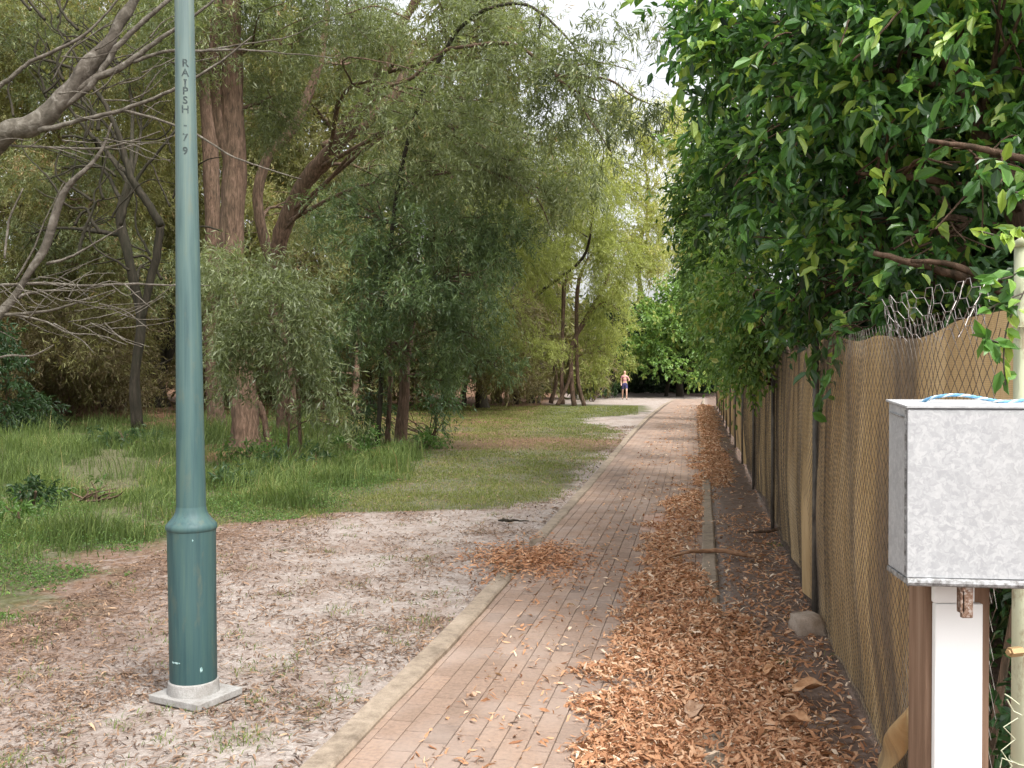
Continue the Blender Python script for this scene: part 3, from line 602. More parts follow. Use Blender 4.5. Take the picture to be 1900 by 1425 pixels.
# far woods behind everything: one mass
wb = []
for px in range(-700, 1060, 95):
    for py in range(-100, 740, 125):
        if px > 940 and py < 330: continue
        if 480 < px < 860 and py < 120: continue
        wb.append(B(px+random.uniform(-40, 40), py+random.uniform(-30, 30), random.uniform(50, 58), 85, 85, 3))
V, Q, T = foliage(wb, L=.42, W=.13, kind='blade', cov=3.2, per=14, twig=1.0, droop=.35, nscale=2.5, gap=-.5, tone=.40, tvar=.25)
tag(link('far_woods', np_mesh('far_woods', V, Q, T), M['olive']), 'mass of olive bushland closing the view behind the trees on the left', 'woods', kind='stuff')
wb = [B(px+random.uniform(-10, 10), py, random.uniform(74, 82), 55, 42, 3) for px in range(1040, 1400, 40) for py in (735, 700, 650, 600)]
wb += [B(px, py, Y, 40, 22, 2.5) for Y in (64, 68, 72) for px in range(1160, 1340, 35) for py in (640, 660)]  # leaf roof added overhead to darken the path end
V, Q, T = foliage(wb, L=.4, W=.16, kind='leaf', cov=2.6, per=12, twig=.9, tone=.12, tvar=.15, gap=-.4)  # leaf tone kept near black to stand in for shade
tag(link('end_thicket', np_mesh('end_thicket', V, Q, T), M['dark']), 'undergrowth closing the path end with added leaf roof, shade put into its dark tone', 'undergrowth', kind='stuff')
wb = [B(px+random.uniform(-30, 30), py+random.uniform(-14, 14), Y+random.uniform(-1.5, 1.5), 60, 42, 1.6) for Y in (29, 34, 40, 46) for px in range(-520 if Y < 40 else -300, 985 if Y > 36 else 700, 62) for py in (705, 650, 590) if random.random() < (.8 if Y > 40 else .62) and not (Y < 36 and (240 < px < 420 or px > 330))]
V, Q, T = foliage(wb, L=.2, W=.035, kind='blade', cov=2.4, per=14, twig=.6, droop=.3, nscale=1.4, gap=-.1, tone=.12, tvar=.3)  # brownish leaves, tone lowered to hold the shade under the canopy
tag(link('understory', np_mesh('understory', V, Q, T), M['olive']), 'brownish tangled undergrowth between the thicket trunks, shade put into its low leaf tone', 'undergrowth', kind='stuff')
# far end trees
tree('tree', 'broad leaved bright green tree hanging low over the dark far end of the path', gnd(1262, 735),
     [pth(63, [(1262, 738, .28), (1260, 700, .2), (1255, 640, .18), (1240, 560, .1)]), pth(64, [(1236, 737, .14), (1240, 680, .12), (1215, 630, .08)])],
     [B(1200, 640, 60, 45, 32, 1.6), B(1245, 600, 60, 50, 45, 2), B(1290, 650, 60, 45, 38, 1.6), B(1315, 600, 60, 45, 60, 2), B(1170, 655, 61, 28, 25, 1.2), B(1270, 540, 62, 50, 45, 2), B(1235, 680, 59, 40, 20, 1.2), B(1300, 690, 58, 30, 18, .9), B(1210, 580, 62, 40, 40, 1.5), B(1275, 700, 59, 30, 14, .8)],
     'green', 'bark_dark', L=.26, W=.15, kind='leaf', cov=3.2, per=10, twig=.6, tone=.72, gap=-.2, droop=.3)
for lab, px, Y, blobs in [
    ('tall airy pale green gum tree against the sky above the path end', 1190, 78, [(1150, 340, 60, 60), (1200, 260, 60, 55), (1190, 420, 60, 60), (1140, 450, 50, 50), (1180, 510, 60, 50), (1130, 560, 50, 50), (1225, 330, 40, 40), (1215, 480, 40, 40), (1110, 300, 50, 60), (1240, 400, 50, 60), (1230, 250, 50, 40), (1160, 200, 40, 30)]),
    ('tall airy pale gum tree rising behind the creeper at the far right of the path', 1280, 84, [(1260, 390, 60, 50), (1290, 320, 50, 50), (1240, 480, 50, 50), (1290, 470, 60, 60), (1330, 400, 60, 80), (1255, 220, 45, 45), (1320, 250, 60, 60)])]:
    x = (px-CX)/F*Y
    tree('gum_tree', lab, (x, Y, 0), [pth(Y, [(px, 732, .3), (px+4, 600, .22), (px-6, 480, .16), (px+12, 380, .11), (px+2, 260, .08)]), pth(Y, [(px, 500, .1), (px+40, 430, .08), (px+60, 380, .06)])],
         [B(a, b, Y-2, c, d, 2.5) for a, b, c, d in blobs], 'lime', 'bark_pale', L=.34, W=.07, kind='blade', cov=2.1, per=12, twig=.8, droop=.4, tone=.85, gap=-.05, nscale=1.6)
print('faces left', sum(STATS.values()))

# ------------------------------------------------------------ trees and creepers behind the fence, right
GL = dict(L=.084, W=.041, kind='leaf', per=9, twig=.25, droop=.4, tvar=.34, nscale=.45, lvar=.45)
def fb(Y, z, dx, rx, rz, ry=None): return (np.array([xf(Y)+dx, Y, z]), np.array([rx, ry or rx, rz]))
over = lambda p: (p[:, 2] > 1.72+.25*np.sin(p[:, 1]*2.3)) | (p[:, 0] > xf(p[:, 1])+.12)
tree('lilly_pilly_tree', 'big glossy dark green broad leaved tree leaning over the fence, nearest on the right', (2.9, 4.6, 0),
     [[(2.9, 4.6, -.1, .12), (2.8, 4.6, 1.0, .1), (2.6, 4.7, 2.0, .08), (2.3, 4.9, 3.0, .06)], [(3.1, 5.8, -.1, .12), (2.9, 5.8, 1.6, .09), (2.4, 5.8, 2.9, .06)]],
     [B(1860, 60, 4.5, 170, 210, .6), B(1700, 70, 4.8, 170, 190, .7), B(1560, 120, 5.2, 170, 190, .8), B(1430, 90, 5.8, 130, 150, .8), B(1330, 90, 6.4, 75, 110, .7), B(1500, 300, 5.6, 150, 130, .7), B(1660, 320, 4.9, 160, 130, .6),
      B(1820, 330, 4.3, 150, 130, .45), B(1400, 280, 6.3, 100, 110, .7), B(1600, 460, 5.2, 120, 90, .5), B(1470, 440, 6, 110, 90, .6), B(1740, 470, 4.7, 100, 60, .4), B(1590, 580, 5.15, 65, 50, .3), B(1680, 560, 4.9, 35, 35, .2),
      B(1560, 635, 5.0, 28, 36, .12), B(1620, 640, 5.05, 22, 30, .1), B(1480, 560, 5.8, 60, 60, .35), B(1270, 40, 7.2, 50, 60, .5), B(1500, -60, 5.5, 260, 110, .9), B(1800, -80, 4.7, 220, 120, .8)],
     'glossy', 'bark', cov=2.35, gap=.12, tone=.53, limb_r=.03, extra=[
     pth(4.5, [(1960, 590, .03), (1890, 560, .026), (1800, 520, .022), (1700, 490, .018), (1620, 470, .012)]),
     pth(4.4, [(1960, 560, .02), (1850, 525, .018), (1760, 490, .014), (1690, 485, .01)]),
     pth(4.1, [(1960, 320, .02), (1880, 292, .016), (1800, 275, .013), (1720, 262, .009)]),
     pth(4.4, [(1670, 20, .005), (1620, 75, .006), (1580, 115, .006)]), pth(4.3, [(1572, 40, .004), (1555, 90, .004)])], **GL)
tree('lilly_pilly_tree', 'dark broad leaved tree standing behind the nearest glossy one', (3.9, 7.6, 0),
     [[(3.9, 7.6, -.1, .14), (3.7, 7.6, 1.5, .11), (3.3, 7.7, 3.2, .08)]],
     [fb(7, 3.2, .7, .9, 1.3), fb(8.5, 3.6, .5, .9, 1.3), fb(8, 5.4, .6, 1.1, 1.3), fb(6, 5.2, 1, 1.2, 1.3), fb(7.5, 2.2, .9, .8, .9), fb(5.2, 2.4, 1.6, .7, 1.2), fb(4.2, 3.2, 2.0, .7, 1.6), fb(6.2, 3.6, 1.9, .8, 1.6), fb(3.8, 1.5, 1.4, .6, 1.2), fb(5.2, 1.0, 1.2, .7, 1.0)],
     'glossy', 'bark', cov=3.2, gap=-.3, tone=.38, **GL)
tree('climbing_creeper', 'small leaved bright green creeper spilling over the middle of the fence', (xf(11)+.5, 11, 0),
     [[(xf(11)+.5, 11, -.1, .06), (xf(11)+.4, 11, 1.2, .05), (xf(11)+.2, 10.8, 2.4, .04)]],
     [B(1400, 560, 9.0, 75, 75, .6), B(1440, 620, 8.2, 50, 40, .35), B(1340, 580, 11.5, 60, 80, .7), B(1370, 480, 10, 80, 80, .7), B(1395, 655, 8.8, 30, 38, .22), B(1378, 700, 9.5, 11, 28, .1), B(1325, 520, 14, 50, 80, .8), B(1345, 640, 13, 32, 45, .4), B(1315, 590, 17, 30, 50, .6), B(1480, 570, 7.6, 40, 38, .3), B(1345, 685, 14, 22, 26, .2)],
     'green', 'bark', cov=3.0, gap=-.25, L=.062, W=.034, kind='leaf', per=10, twig=.25, droop=.6, tone=.62, tvar=.3, nscale=.5, cat='creeper')
tree('tree', 'mid green tree behind the creeper where the fence recedes', (xf(16)+1.5, 16, 0),
     [[(xf(16)+1.5, 16, -.1, .14), (xf(16)+1.3, 16, 2.5, .1), (xf(16)+.9, 16, 5, .06)]],
     [B(1320, 380, 14, 75, 80, 1), B(1360, 280, 13, 90, 90, 1), B(1315, 450, 18, 45, 60, .9), B(1345, 170, 14, 60, 90, 1), B(1390, 400, 12, 90, 90, .9), B(1400, 200, 12, 90, 110, 1)],
     'green', 'bark', cov=2.7, gap=-.05, L=.10, W=.045, kind='leaf', per=9, twig=.35, tone=.45, tvar=.3)
tree('tree', 'sunlit green tree at the far end of the fence', (xf(34)+1.6, 34, 0),
     [[(xf(34)+1.6, 34, -.1, .16), (xf(34)+1.3, 34, 2.5, .12), (xf(34)+1, 34, 5, .06)]],
     [B(1322, 600, 28, 30, 50, 1), B(1335, 540, 26, 40, 60, 1.2), B(1312, 560, 36, 30, 45, 1.2), B(1318, 655, 32, 24, 30, .6), B(1345, 640, 22, 24, 40, .5), B(1315, 500, 32, 40, 50, 1.2)],
     'green', 'bark', cov=2.6, gap=-.1, L=.14, W=.08, kind='leaf', per=9, twig=.4, tone=.6)
# dense growth further behind the fence
wb = [fb(Y, z, 3.2+random.uniform(-.3, .6), 1.0, 1.0, 1.3) for Y in np.arange(2.4, 40, 1.7) for z in (.7, 2.0, 3.4, 4.8, 6.2) if not (Y > 12 and z > 4)]
V, Q, T = foliage(wb, L=.16, W=.075, kind='leaf', cov=1.9, per=9, twig=.35, tone=.3, gap=-.5)
tag(link('garden_thicket', np_mesh('garden_thicket', V, Q, T), M['glossy']), 'dense dark garden growth deep behind the fence', 'undergrowth', kind='stuff')
bush('ivy', 'dark tangle of leaves and bare stems behind the wire below the metal box', (1.62, 3.1, 0), [(np.array([1.75, 3.15, .6]), np.array([.28, .35, .6])), (np.array([1.62, 2.75, .5]), np.array([.16, .2, .5])), (np.array([1.75, 3.1, 1.6]), np.array([.25, .3, .5]))], 'glossy', L=.05, W=.03, kind='leaf', cov=1.6, per=7, twig=.15, tone=.35)
# sprigs hanging by the end post
e = empty('vine', (*at(1878, 560, 2.36)[:2], 0), 'light green vine sprig hanging in front of the fence top beside the pipe post', 'vine')
m = MB(); vb = []
for pts in ([(1900, 540), (1870, 600), (1862, 660), (1866, 715)], [(1895, 545), (1858, 560), (1830, 575)], [(1898, 500), (1870, 515), (1838, 520)], [(1866, 640), (1840, 632), (1822, 628)], [(1905, 420), (1880, 430), (1862, 440), (1800, 425)], [(1906, 350), (1885, 358), (1868, 352)]):
    sp = smooth_path(pth(2.30, [(a, b, .0022) for a, b in pts]), 5); m.tube(sp[:, :3], sp[:, 3], 4, cap=False)
    for s in sp[2::2]:
        for _ in range(2): vb.append(s[:3]+RNG.normal(0, .006, 3))
m.build('stems', M['bark_pale'], e)
C = np.array(vb); n = len(C); D = RNG.normal(0, .8, (n, 3))+np.array([-.3, -.2, -.4])
V, Q, T = leaves_mesh(C, D, norm(RNG.normal(0, .5, (n, 3))+np.array([0, -.6, .6])), RNG.uniform(.035, .062, n), RNG.uniform(.02, .034, n), np.clip(RNG.normal(.85, .15, n), 0, 1), 'leaf')
link('foliage', np_mesh('foliage', V, Q, T), M['glossy'], e)
# ------------------------------------------------------------ fence
PY = [2.42, 6.12, 9.75, 13.35, 16.95, 20.55, 24.2, 27.8, 31.4, 35.0, 38.6, 42.2, 45.5]
FT = 1.76
fdir = np.array([.195, 1, 0])/math.hypot(.195, 1); fn = np.array([-fdir[1], fdir[0], 0])     # fn points to the path
def bulge(Y, z):
    """how far cloth and wire bow out towards the path"""
    u = np.interp(Y, PY, np.arange(len(PY))) % 1.0
    a = .5+.5*np.sin(np.floor(np.interp(Y, PY, np.arange(len(PY))))*2.1+.6)
    return (.02+.05*a)*np.sin(np.pi*u)*(.75+.35*np.sin(np.pi*z/FT))*sstep(-.1, .8, z)
def folds(Y, z):
    p = np.stack([Y+.06*z*np.sin(Y*2.3)+.12*(1-z/1.8)*np.sin(Y*.9+z), z*.16], -1)
    return noise(p, .55, 10)*.026+noise(p, .16, 8, 5)*.010
def ftop(Y):
    u = np.interp(Y, PY, np.arange(len(PY))) % 1.0
    return FT-.05*np.sin(np.pi*u)+.012*np.sin(Y*5.1)+.05*sstep(2.9, 5.0, Y)
def fbot(Y):
    u = np.interp(Y, PY, np.arange(len(PY))) % 1.0
    return .03+.10*np.abs(np.sin(np.pi*u*1.0+.3))*sstep(4.2, 6, Y)+.015*np.sin(Y*3.3)
fe = empty('fence', (float(xf(2.42)), 2.42, 0), 'brown shade cloth hung on a wire mesh fence running down the right of the path', 'fence')
def fp(Y, z, d): return np.stack([xf(Y)+fn[0]*d, Y+fn[1]*d, z], -1)
Yf = np.concatenate([np.arange(2.45, 12, .035), np.arange(12, 24, .08), np.arange(24, 45.6, .15)]); tz = np.linspace(0, 1, 46)
YY, TT = np.meshgrid(Yf, tz, indexing='ij'); zt = ftop(YY); zb = fbot(YY)
# the near end is torn away towards the bottom: cloth begins further along the lower it hangs
st = 2.45+.65*sstep(1.5, .9, zb+(zt-zb)*TT)+.32*sstep(.50, .25, TT)-.25*sstep(.16, .0, TT)
k_ = sstep(4.6, 2.45, YY); YYs = YY*(1-k_)+np.maximum(YY, st+(YY-2.45)*(4.6-st)/(4.6-2.45))*k_
YYs = np.where(YY < 4.6, st+(YY-2.45)*(4.6-st)/(4.6-2.45), YY)
ZZ = zb+(zt-zb)*TT
dd = bulge(YYs, ZZ)+folds(YYs, ZZ)*(.4+.6*sstep(0, .25, 1-TT))+.02*np.cos(TT*np.pi/2)
Vc = fp(YYs, ZZ, dd).reshape(-1, 3); a_, b_ = YY.shape
I = (np.arange(a_-1)[:, None]*b_+np.arange(b_-1)).ravel(); Qc = np.stack([I, I+1, I+b_+1, I+b_], 1)
cme = np_mesh('cloth', Vc, Qc, smooth=True)
uv = cme.uv_layers.new(name='UVMap'); li = np.array(Qc).ravel()
un = np.interp(YYs, PY, np.arange(len(PY))); dseam = np.abs(un-np.round(un-.02))*3.6
seam = np.exp(-(dseam/(.10+.05*np.sin(ZZ*3+YYs)))**2)*(YYs > 3.5)+.8*np.exp(-((un % 1.0-(.32+.1*np.sin(np.floor(un)*5)+.05*np.sin(ZZ*2.2)))/.035)**2)+.6*np.exp(-((un % 1.0-(.62+.1*np.sin(np.floor(un)*3)-.04*np.sin(ZZ*2.9)))/.022)**2)
sa = cme.attributes.new('seam', 'FLOAT', 'POINT'); sa.data.foreach_set('value', np.clip(seam, 0, 1).ravel().astype(np.float32))
S = np.stack([YYs.ravel()*1.019, ZZ.ravel()], 1); uv.data.foreach_set('uv', S[li].astype(np.float32).ravel())
def cloth_b(n):
    t = n.nodes.new('ShaderNodeUVMap'); t.uv_map = 'UVMap'
    def mp(sx, sy):
        m = n.nodes.new('ShaderNodeMapping'); m.inputs['Scale'].default_value = (sx, sy, 1); n.links.new(t.outputs[0], m.inputs[0]); return m.outputs[0]
    a = noisetex(n, mp(2.6, .32), 1.0, 6, .6, .8); b = noisetex(n, mp(9, 1.1), 1.0, 6, .65, .5); c3 = noisetex(n, mp(90, 90), 1.0, 2); d = noisetex(n, mp(.9, .5), 1.0, 4)
    col = ramp(n, math_(n, 'ADD', math_(n, 'MULTIPLY', a, .68), math_(n, 'MULTIPLY', b, .32)), [(.28, (.20, .145, .085)), (.38, (.38, .265, .135)), (.50, (.54, .385, .20)), (.62, (.68, .51, .295)), (.76, (.80, .65, .44))])
    gr = ramp(n, a, [(.34, (1, 1, 1)), (.45, (0, 0, 0))])
    col = mixc(n, math_(n, 'MULTIPLY', gr, .5), col, (.16, .15, .14))
    col = mixc(n, math_(n, 'MULTIPLY', attr(n, 'seam'), math_(n, 'ADD', math_(n, 'MULTIPLY', b, .9), .35), True), col, (.10, .102, .108))
    col = mixc(n, math_(n, 'MULTIPLY', ramp(n, d, [(.45, (0, 0, 0)), (.7, (1, 1, 1))]), .35), col, (.26, .15, .09))
    wv = n.nodes.new('ShaderNodeTexWave'); wv.wave_type = 'BANDS'; wv.bands_direction = 'Y'; wv.inputs['Scale'].default_value = 60; n.links.new(mp(1, 1), wv.inputs['Vector'])
    col = mixc(n, .35, col, ramp(n, wv.outputs['Fac'], [(.2, (.6, .6, .6)), (.7, (1.1, 1.1, 1.1))]), 'MULTIPLY')
    p = bsdf(n, col, .9, .1, 0, math_(n, 'ADD', math_(n, 'MULTIPLY', c3, .3), b), .02, .7)
    tr = n.nodes.new('ShaderNodeBsdfTranslucent'); n.links.new(col, tr.inputs[0])
    mx = n.nodes.new('ShaderNodeMixShader'); mx.inputs[0].default_value = .12; n.links.new(p, mx.inputs[1]); n.links.new(tr.outputs[0], mx.inputs[2]); return mx.outputs[0]
M['cloth'] = mat('shade_cloth', cloth_b)
co = link('shade_cloth', cme, M['cloth'], fe)
m = MB()                                                      # rolled hem along the top and rope along the bottom
for (zz, r, off) in ((1.0, .020, .014), (0.0, .007, .02)):
    Yh = np.concatenate([np.arange(2.45 if zz else 2.9, 14, .06), np.arange(14, 45.5, .25)]); z = ftop(Yh)*zz+fbot(Yh)*(1-zz)
    d = bulge(Yh, z)+folds(Yh, z)*.5+off
    h = MB(); h.tube(fp(Yh, z+.004*np.sin(Yh*9), d), r*(1+.25*np.sin(Yh*17)), 8)
    h.build('rolled_hem' if zz else 'bottom_rope', M['cloth'] if zz else mat('rope_tan', lambda n: bsdf(n, (.36, .28, .19), .9, .1)), co if zz else fe, smooth=True)
    if zz: bpy.context.view_layer.update()
M['wire'] = mat('galvanised_wire', lambda n: bsdf(n, ramp(n, noisetex(n, coords(n), 30, 4), [(.4, (.10, .09, .08)), (.6, (.22, .20, .18))]), .55, .4, .5))
m = MB(); pitch = .058; H = FT
for sgn in (1, -1):
    for s0 in np.arange(2.42-1.9, 16, pitch):
        zz = np.linspace(.03, H+.02, 26 if s0 < 9 else 12); Yw = s0+(zz if sgn > 0 else (H-zz)); k = (Yw > 2.40) & (Yw < 16)
        if k.sum() < 3: continue
        Yw, zw = Yw[k], zz[k]
        zig = .003*sgn
        m.tube(fp(Yw, zw, bulge(Yw, zw)+folds(Yw, zw)*.35+.038+zig), .0011, 3, cap=False)
m.build('wire_mesh', M['wire'], fe)
M['post'] = mat('galvanised_post', lambda n: bsdf(n, ramp(n, noisetex(n, coords(n, (8, 8, 2)), 3, 6, .7), [(.35, (.055, .05, .045)), (.55, (.13, .12, .105)), (.7, (.22, .20, .17))]), .6, .35, .3, noisetex(n, coords(n), 60, 4), .003, .4))
for i, y in enumerate(PY[1:]):
    m = MB(); p = fp(np.array([y]), np.array([0.]), .055)[0]
    m.tube([(p[0], p[1], -.05), (p[0], p[1], .9), (p[0], p[1], 1.80)], [.019, .019, .019], 10)
    m.tube([(p[0], p[1], 1.80), (p[0], p[1], 1.815)], [.021, .017], 10)
    m.build('post', M['post'], fe, smooth=True)
# round concrete footing of the first post
def lump(name, c, r, matl, parent=None, seed=0, sub=4, amp=.12, flat=.0):
    bm = bmesh.new(); bmesh.ops.create_cube(bm, size=2); bmesh.ops.subdivide_edges(bm, edges=bm.edges[:], cuts=sub*2, use_grid_fill=True)
    for v in bm.verts:
        p = np.array(v.co[:]); q = p*(.55+.45/np.linalg.norm(p)*1.35); q = q*(1+amp*noise((p+seed)[None], 1.1, 8)[0]+amp*.35*noise((p*3+seed)[None], 1.1, 8)[0])
        v.co = Vector((c[0]+q[0]*r[0], c[1]+q[1]*r[1], c[2]+q[2]*r[2]))
    me = bpy.data.meshes.new(name); bm.to_mesh(me); bm.free(); me.polygons.foreach_set('use_smooth', np.ones(len(me.polygons), bool))
    return link(name, me, matl, parent)
p = fp(np.array([5.95]), np.array([0.]), .12)[0]
lump('footing', (p[0], p[1], .02), (.085, .10, .075), M['footing'], fe, 3)
# cream painted end post with its bolt, rail and loose wire ends
ep = at(1902, 690, 2.34); ex, ey = ep[0], ep[1]
M['cream'] = mat('cream_paint', lambda n: bsdf(n, mixc(n, ramp(n, noisetex(n, coords(n, (1, 1, .5)), 14, 7, .7), [(.56, (0, 0, 0)), (.66, (1, 1, 1))]), (.50, .51, .36), (.30, .26, .17)), .5, .4, 0, noisetex(n, coords(n), 40, 4), .002, .4))
m = MB(); m.tube([(ex, ey, -.05), (ex, ey, 1.0), (ex, ey, 1.90)], [.026]*3, 20); m.tube([(ex, ey, 1.90), (ex, ey, 1.915), (ex, ey, 1.925)], [.029, .027, .012], 20)
pe = m.build('end_post', M['cream'], fe, smooth=True); pe['label'] = 'pale cream green pipe post at the near end'
m = MB(); b0 = at(1882, 1210, 2.31)
m.tube([b0+np.array([-.012, -.01, 0]), b0+np.array([.02, .0, .0])], [.012, .012], 6); m.tube([b0+np.array([-.018, -.012, 0]), b0+np.array([-.008, -.008, 0])], [.007, .007], 6)
link('bolt', m.mesh('bolt'), mat('brass_rust', lambda n: bsdf(n, (.42, .28, .14), .5, .4, .4)), pe).location = -fe.location-pe.location
for z0 in (1.71, 1.17, .66):
    tie = MB(); a = np.linspace(0, 2*np.pi, 14); tie.tube(np.stack([ex+.029*np.cos(a), ey+.029*np.sin(a), z0+.004*np.sin(a)], 1), .0018, 4, cap=False); o = link('tie_wire', tie.mesh('tie_wire'), M['cream'], pe); o.location = -fe.location-pe.location
for (x0, y0, pts) in ((0, 0, [(1895, 1310), (1880, 1298), (1868, 1290)]), (0, 0, [(1900, 1330), (1884, 1322), (1872, 1300)]), (0, 0, [(1893, 1335), (1866, 1352), (1888, 1375), (1862, 1396), (1882, 1425), (1864, 1450)]), (0, 0, [(1884, 1418), (1864, 1410), (1860, 1428)])):
    tie = MB(); tie.tube([at(a, b, 2.30) for a, b in pts], .0016, 4, cap=False); o = link('wire_end', tie.mesh('wire_end'), M['cream'], pe); o.location = -fe.location-pe.location
# curl of torn cloth at the bottom near end, loose chicken netting standing above the cloth
m = MB(); rows = 22; colsn = 16
Ps = []
for i in range(rows):
    t = i/(rows-1); Yc_ = 3.15+.55*(1-t)**1.5; zc = .08+.62*t
    for j in range(colsn):
        s = j/(colsn-1); an = s*4.2
        Ps.append(fp(np.array([Yc_-.10*math.sin(an)*(1.2-t)-.10*s]), np.array([zc+.05*s*(1-t)]), .06+.045*(1-math.cos(an))*(1.1-t)*.6+.02*math.sin(t*9+s*5))[0])
Qt = [[i*colsn+j, i*colsn+j+1, (i+1)*colsn+j+1, (i+1)*colsn+j] for i in range(rows-1) for j in range(colsn-1)]
tme = np_mesh('torn_cloth', np.array(Ps), np.array(Qt), smooth=True); uv = tme.uv_layers.new(name='UVMap'); P_ = np.array(Ps); uv.data.foreach_set('uv', np.stack([P_[:, 1]*1.0, P_[:, 2]], 1)[np.array(Qt).ravel()].astype(np.float32).ravel())
link('torn_cloth', tme, M['cloth'], fe)
m = MB(); h = .034
c00 = np.array([3.85, 1.74])        # (Y along the fence, z)
M['netting'] = mat('netting_wire', lambda n: bsdf(n, (.33, .30, .29), .5, .5, .5))
for i in range(24):
    for j in range(9):
        cy = 3.85-i*h*1.5; cz = 1.70+j*h*1.732+(i % 2)*h*.866
        u = i/24
        if cz > 1.83+.03*math.sin(u*4)+.03*u: continue
        for k in range(3):
            a0, a1 = math.pi/3*k, math.pi/3*(k+1); q = []
            for aa in (a0, a1):
                y_ = cy+h*math.cos(aa); z_ = cz+h*math.sin(aa)
                q.append(fp(np.array([y_]), np.array([z_]), .03+.10*(z_-1.70)/.3*math.sin(y_*4)+.012*math.sin(y_*31+z_*17))[0])
            m.tube(q, .0012, 4, cap=False)
m.build('loose_netting', M['netting'], fe)

# ------------------------------------------------------------ meter box on its white post
D = 1.55; bx0 = at(1687, 757, D); bx1 = at(1687, 1075, D); yaw = R(-6)
hgt = bx0[2]-bx1[2]; wd = .40; dp = .115
be = empty('meter_box', (bx0[0], D, 0), 'galvanised grey metal box with spangled front on a white post in front of the fence', 'metal box', rz=0)
cy_, sy_ = math.cos(yaw), math.sin(yaw)
def bp(x, y, z): return (bx0[0]+x*cy_-y*sy_, D+x*sy_+y*cy_, z)   # x right along the front, y away
def galv(n):
    v = coords(n); vo = n.nodes.new('ShaderNodeTexVoronoi'); vo.inputs['Scale'].default_value = 190; n.links.new(v, vo.inputs['Vector'])
    vo2 = n.nodes.new('ShaderNodeTexVoronoi'); vo2.inputs['Scale'].default_value = 85
    dn = n.nodes.new('ShaderNodeVectorMath'); dn.operation = 'MULTIPLY_ADD'; nz = N(n, 'ShaderNodeTexNoise'); nz.inputs['Scale'].default_value = 60; n.links.new(v, nz.inputs['Vector'])
    n.links.new(nz.outputs['Color'], dn.inputs[0]); dn.inputs[1].default_value = (.03, .03, .03); n.links.new(v, dn.inputs[2])
    n.links.new(dn.outputs[0], vo.inputs['Vector']); n.links.new(dn.outputs[0], vo2.inputs['Vector'])
    s1 = n.nodes.new('ShaderNodeSeparateColor'); n.links.new(vo.outputs['Color'], s1.inputs[0]); s2 = n.nodes.new('ShaderNodeSeparateColor'); n.links.new(vo2.outputs['Color'], s2.inputs[0])
    f = math_(n, 'ADD', math_(n, 'MULTIPLY', s1.outputs[0], .55), math_(n, 'MULTIPLY', s2.outputs[1], .45))
    c = ramp(n, f, [(.15, (.335, .34, .35)), (.5, (.385, .39, .40)), (.85, (.45, .455, .46))])
    st = noisetex(n, coords(n, (1, 1, .35)), 9, 6, .65); c = mixc(n, math_(n, 'MULTIPLY', ramp(n, st, [(.5, (0, 0, 0)), (.7, (1, 1, 1))]), .22), c, (.36, .35, .34))
    r = math_(n, 'ADD', math_(n, 'MULTIPLY', f, .1), .62)
    return bsdf(n, c, r, .25, .0, noisetex(n, v, 30, 3), .0004, .4)
M['galv'] = mat('galvanised_sheet', galv)
M['edge'] = mat('weathered_zinc', lambda n: bsdf(n, ramp(n, noisetex(n, coords(n), 90, 6, .7), [(.35, (.10, .09, .085)), (.5, (.26, .26, .26)), (.65, (.46, .47, .48))]), .6, .4, .4, noisetex(n, coords(n), 60, 4), .001, .5))
def prism(pts_low, pts_high):
    V = np.array(pts_low+pts_high); return V, np.array([[3, 2, 1, 0], [4, 5, 6, 7], [0, 1, 5, 4], [1, 2, 6, 5], [2, 3, 7, 6], [3, 0, 4, 7]])
zt0, zb0 = bx0[2], bx1[2]
m = MB(); m.add(*prism([bp(0, 0.004, zb0), bp(wd, 0.004, zb0), bp(wd, dp, zb0), bp(0, dp, zb0)], [bp(0, 0.004, zt0-.001), bp(wd, .004, zt0-.001), bp(wd, dp, zt0+.006), bp(0, dp, zt0+.006)]))
mb_ = m.build('housing', M['galv'], be)
bev = mb_.modifiers.new('bevel', 'BEVEL'); bev.width = .002; bev.segments = 2
m = MB(); m.add(*prism([bp(-.002, 0, zb0+.002), bp(wd+.002, 0, zb0+.002), bp(wd+.002, .003, zb0+.002), bp(-.002, .003, zb0+.002)], [bp(-.002, 0, zt0-.003), bp(wd+.002, 0, zt0-.003), bp(wd+.002, .003, zt0-.003), bp(-.002, .003, zt0-.003)]))
m.build('front_panel', M['galv'], be).modifiers.new('bevel', 'BEVEL').width = .001
m = MB(); m.add(*prism([bp(-.004, -.002, zt0), bp(wd+.004, -.002, zt0), bp(wd+.004, dp+.004, zt0+.007), bp(-.004, dp+.004, zt0+.007)], [bp(-.004, -.002, zt0+.003), bp(wd+.004, -.002, zt0+.003), bp(wd+.004, dp+.004, zt0+.0105), bp(-.004, dp+.004, zt0+.0105)]))
m.build('lid', M['galv'], be)
m = MB(); V, Q = tube([bp(-.003, -.003, zb0-.004), bp(wd*.5, -.003, zb0-.005), bp(wd+.002, -.003, zb0-.004)], .0065, 10); m.add(V, Q)
m.add(*prism([bp(-.002, 0, zb0-.009), bp(wd, 0, zb0-.009), bp(wd, dp, zb0-.009), bp(-.002, dp, zb0-.009)], [bp(-.002, 0, zb0-.001), bp(wd, 0, zb0-.001), bp(wd, dp, zb0-.001), bp(-.002, dp, zb0-.001)]))
m.build('bottom_lip', M['edge'], be)
m = MB()                                                      # seam along the left side
m.tube([bp(-.001, .012, zb0+.004), bp(-.001, .012, zt0-.004)], .0022, 6); m.tube([bp(-.001, .02, zt0-.016), bp(-.001, dp-.01, zt0-.011)], .0016, 6)
m.build('side_seam', M['edge'], be)
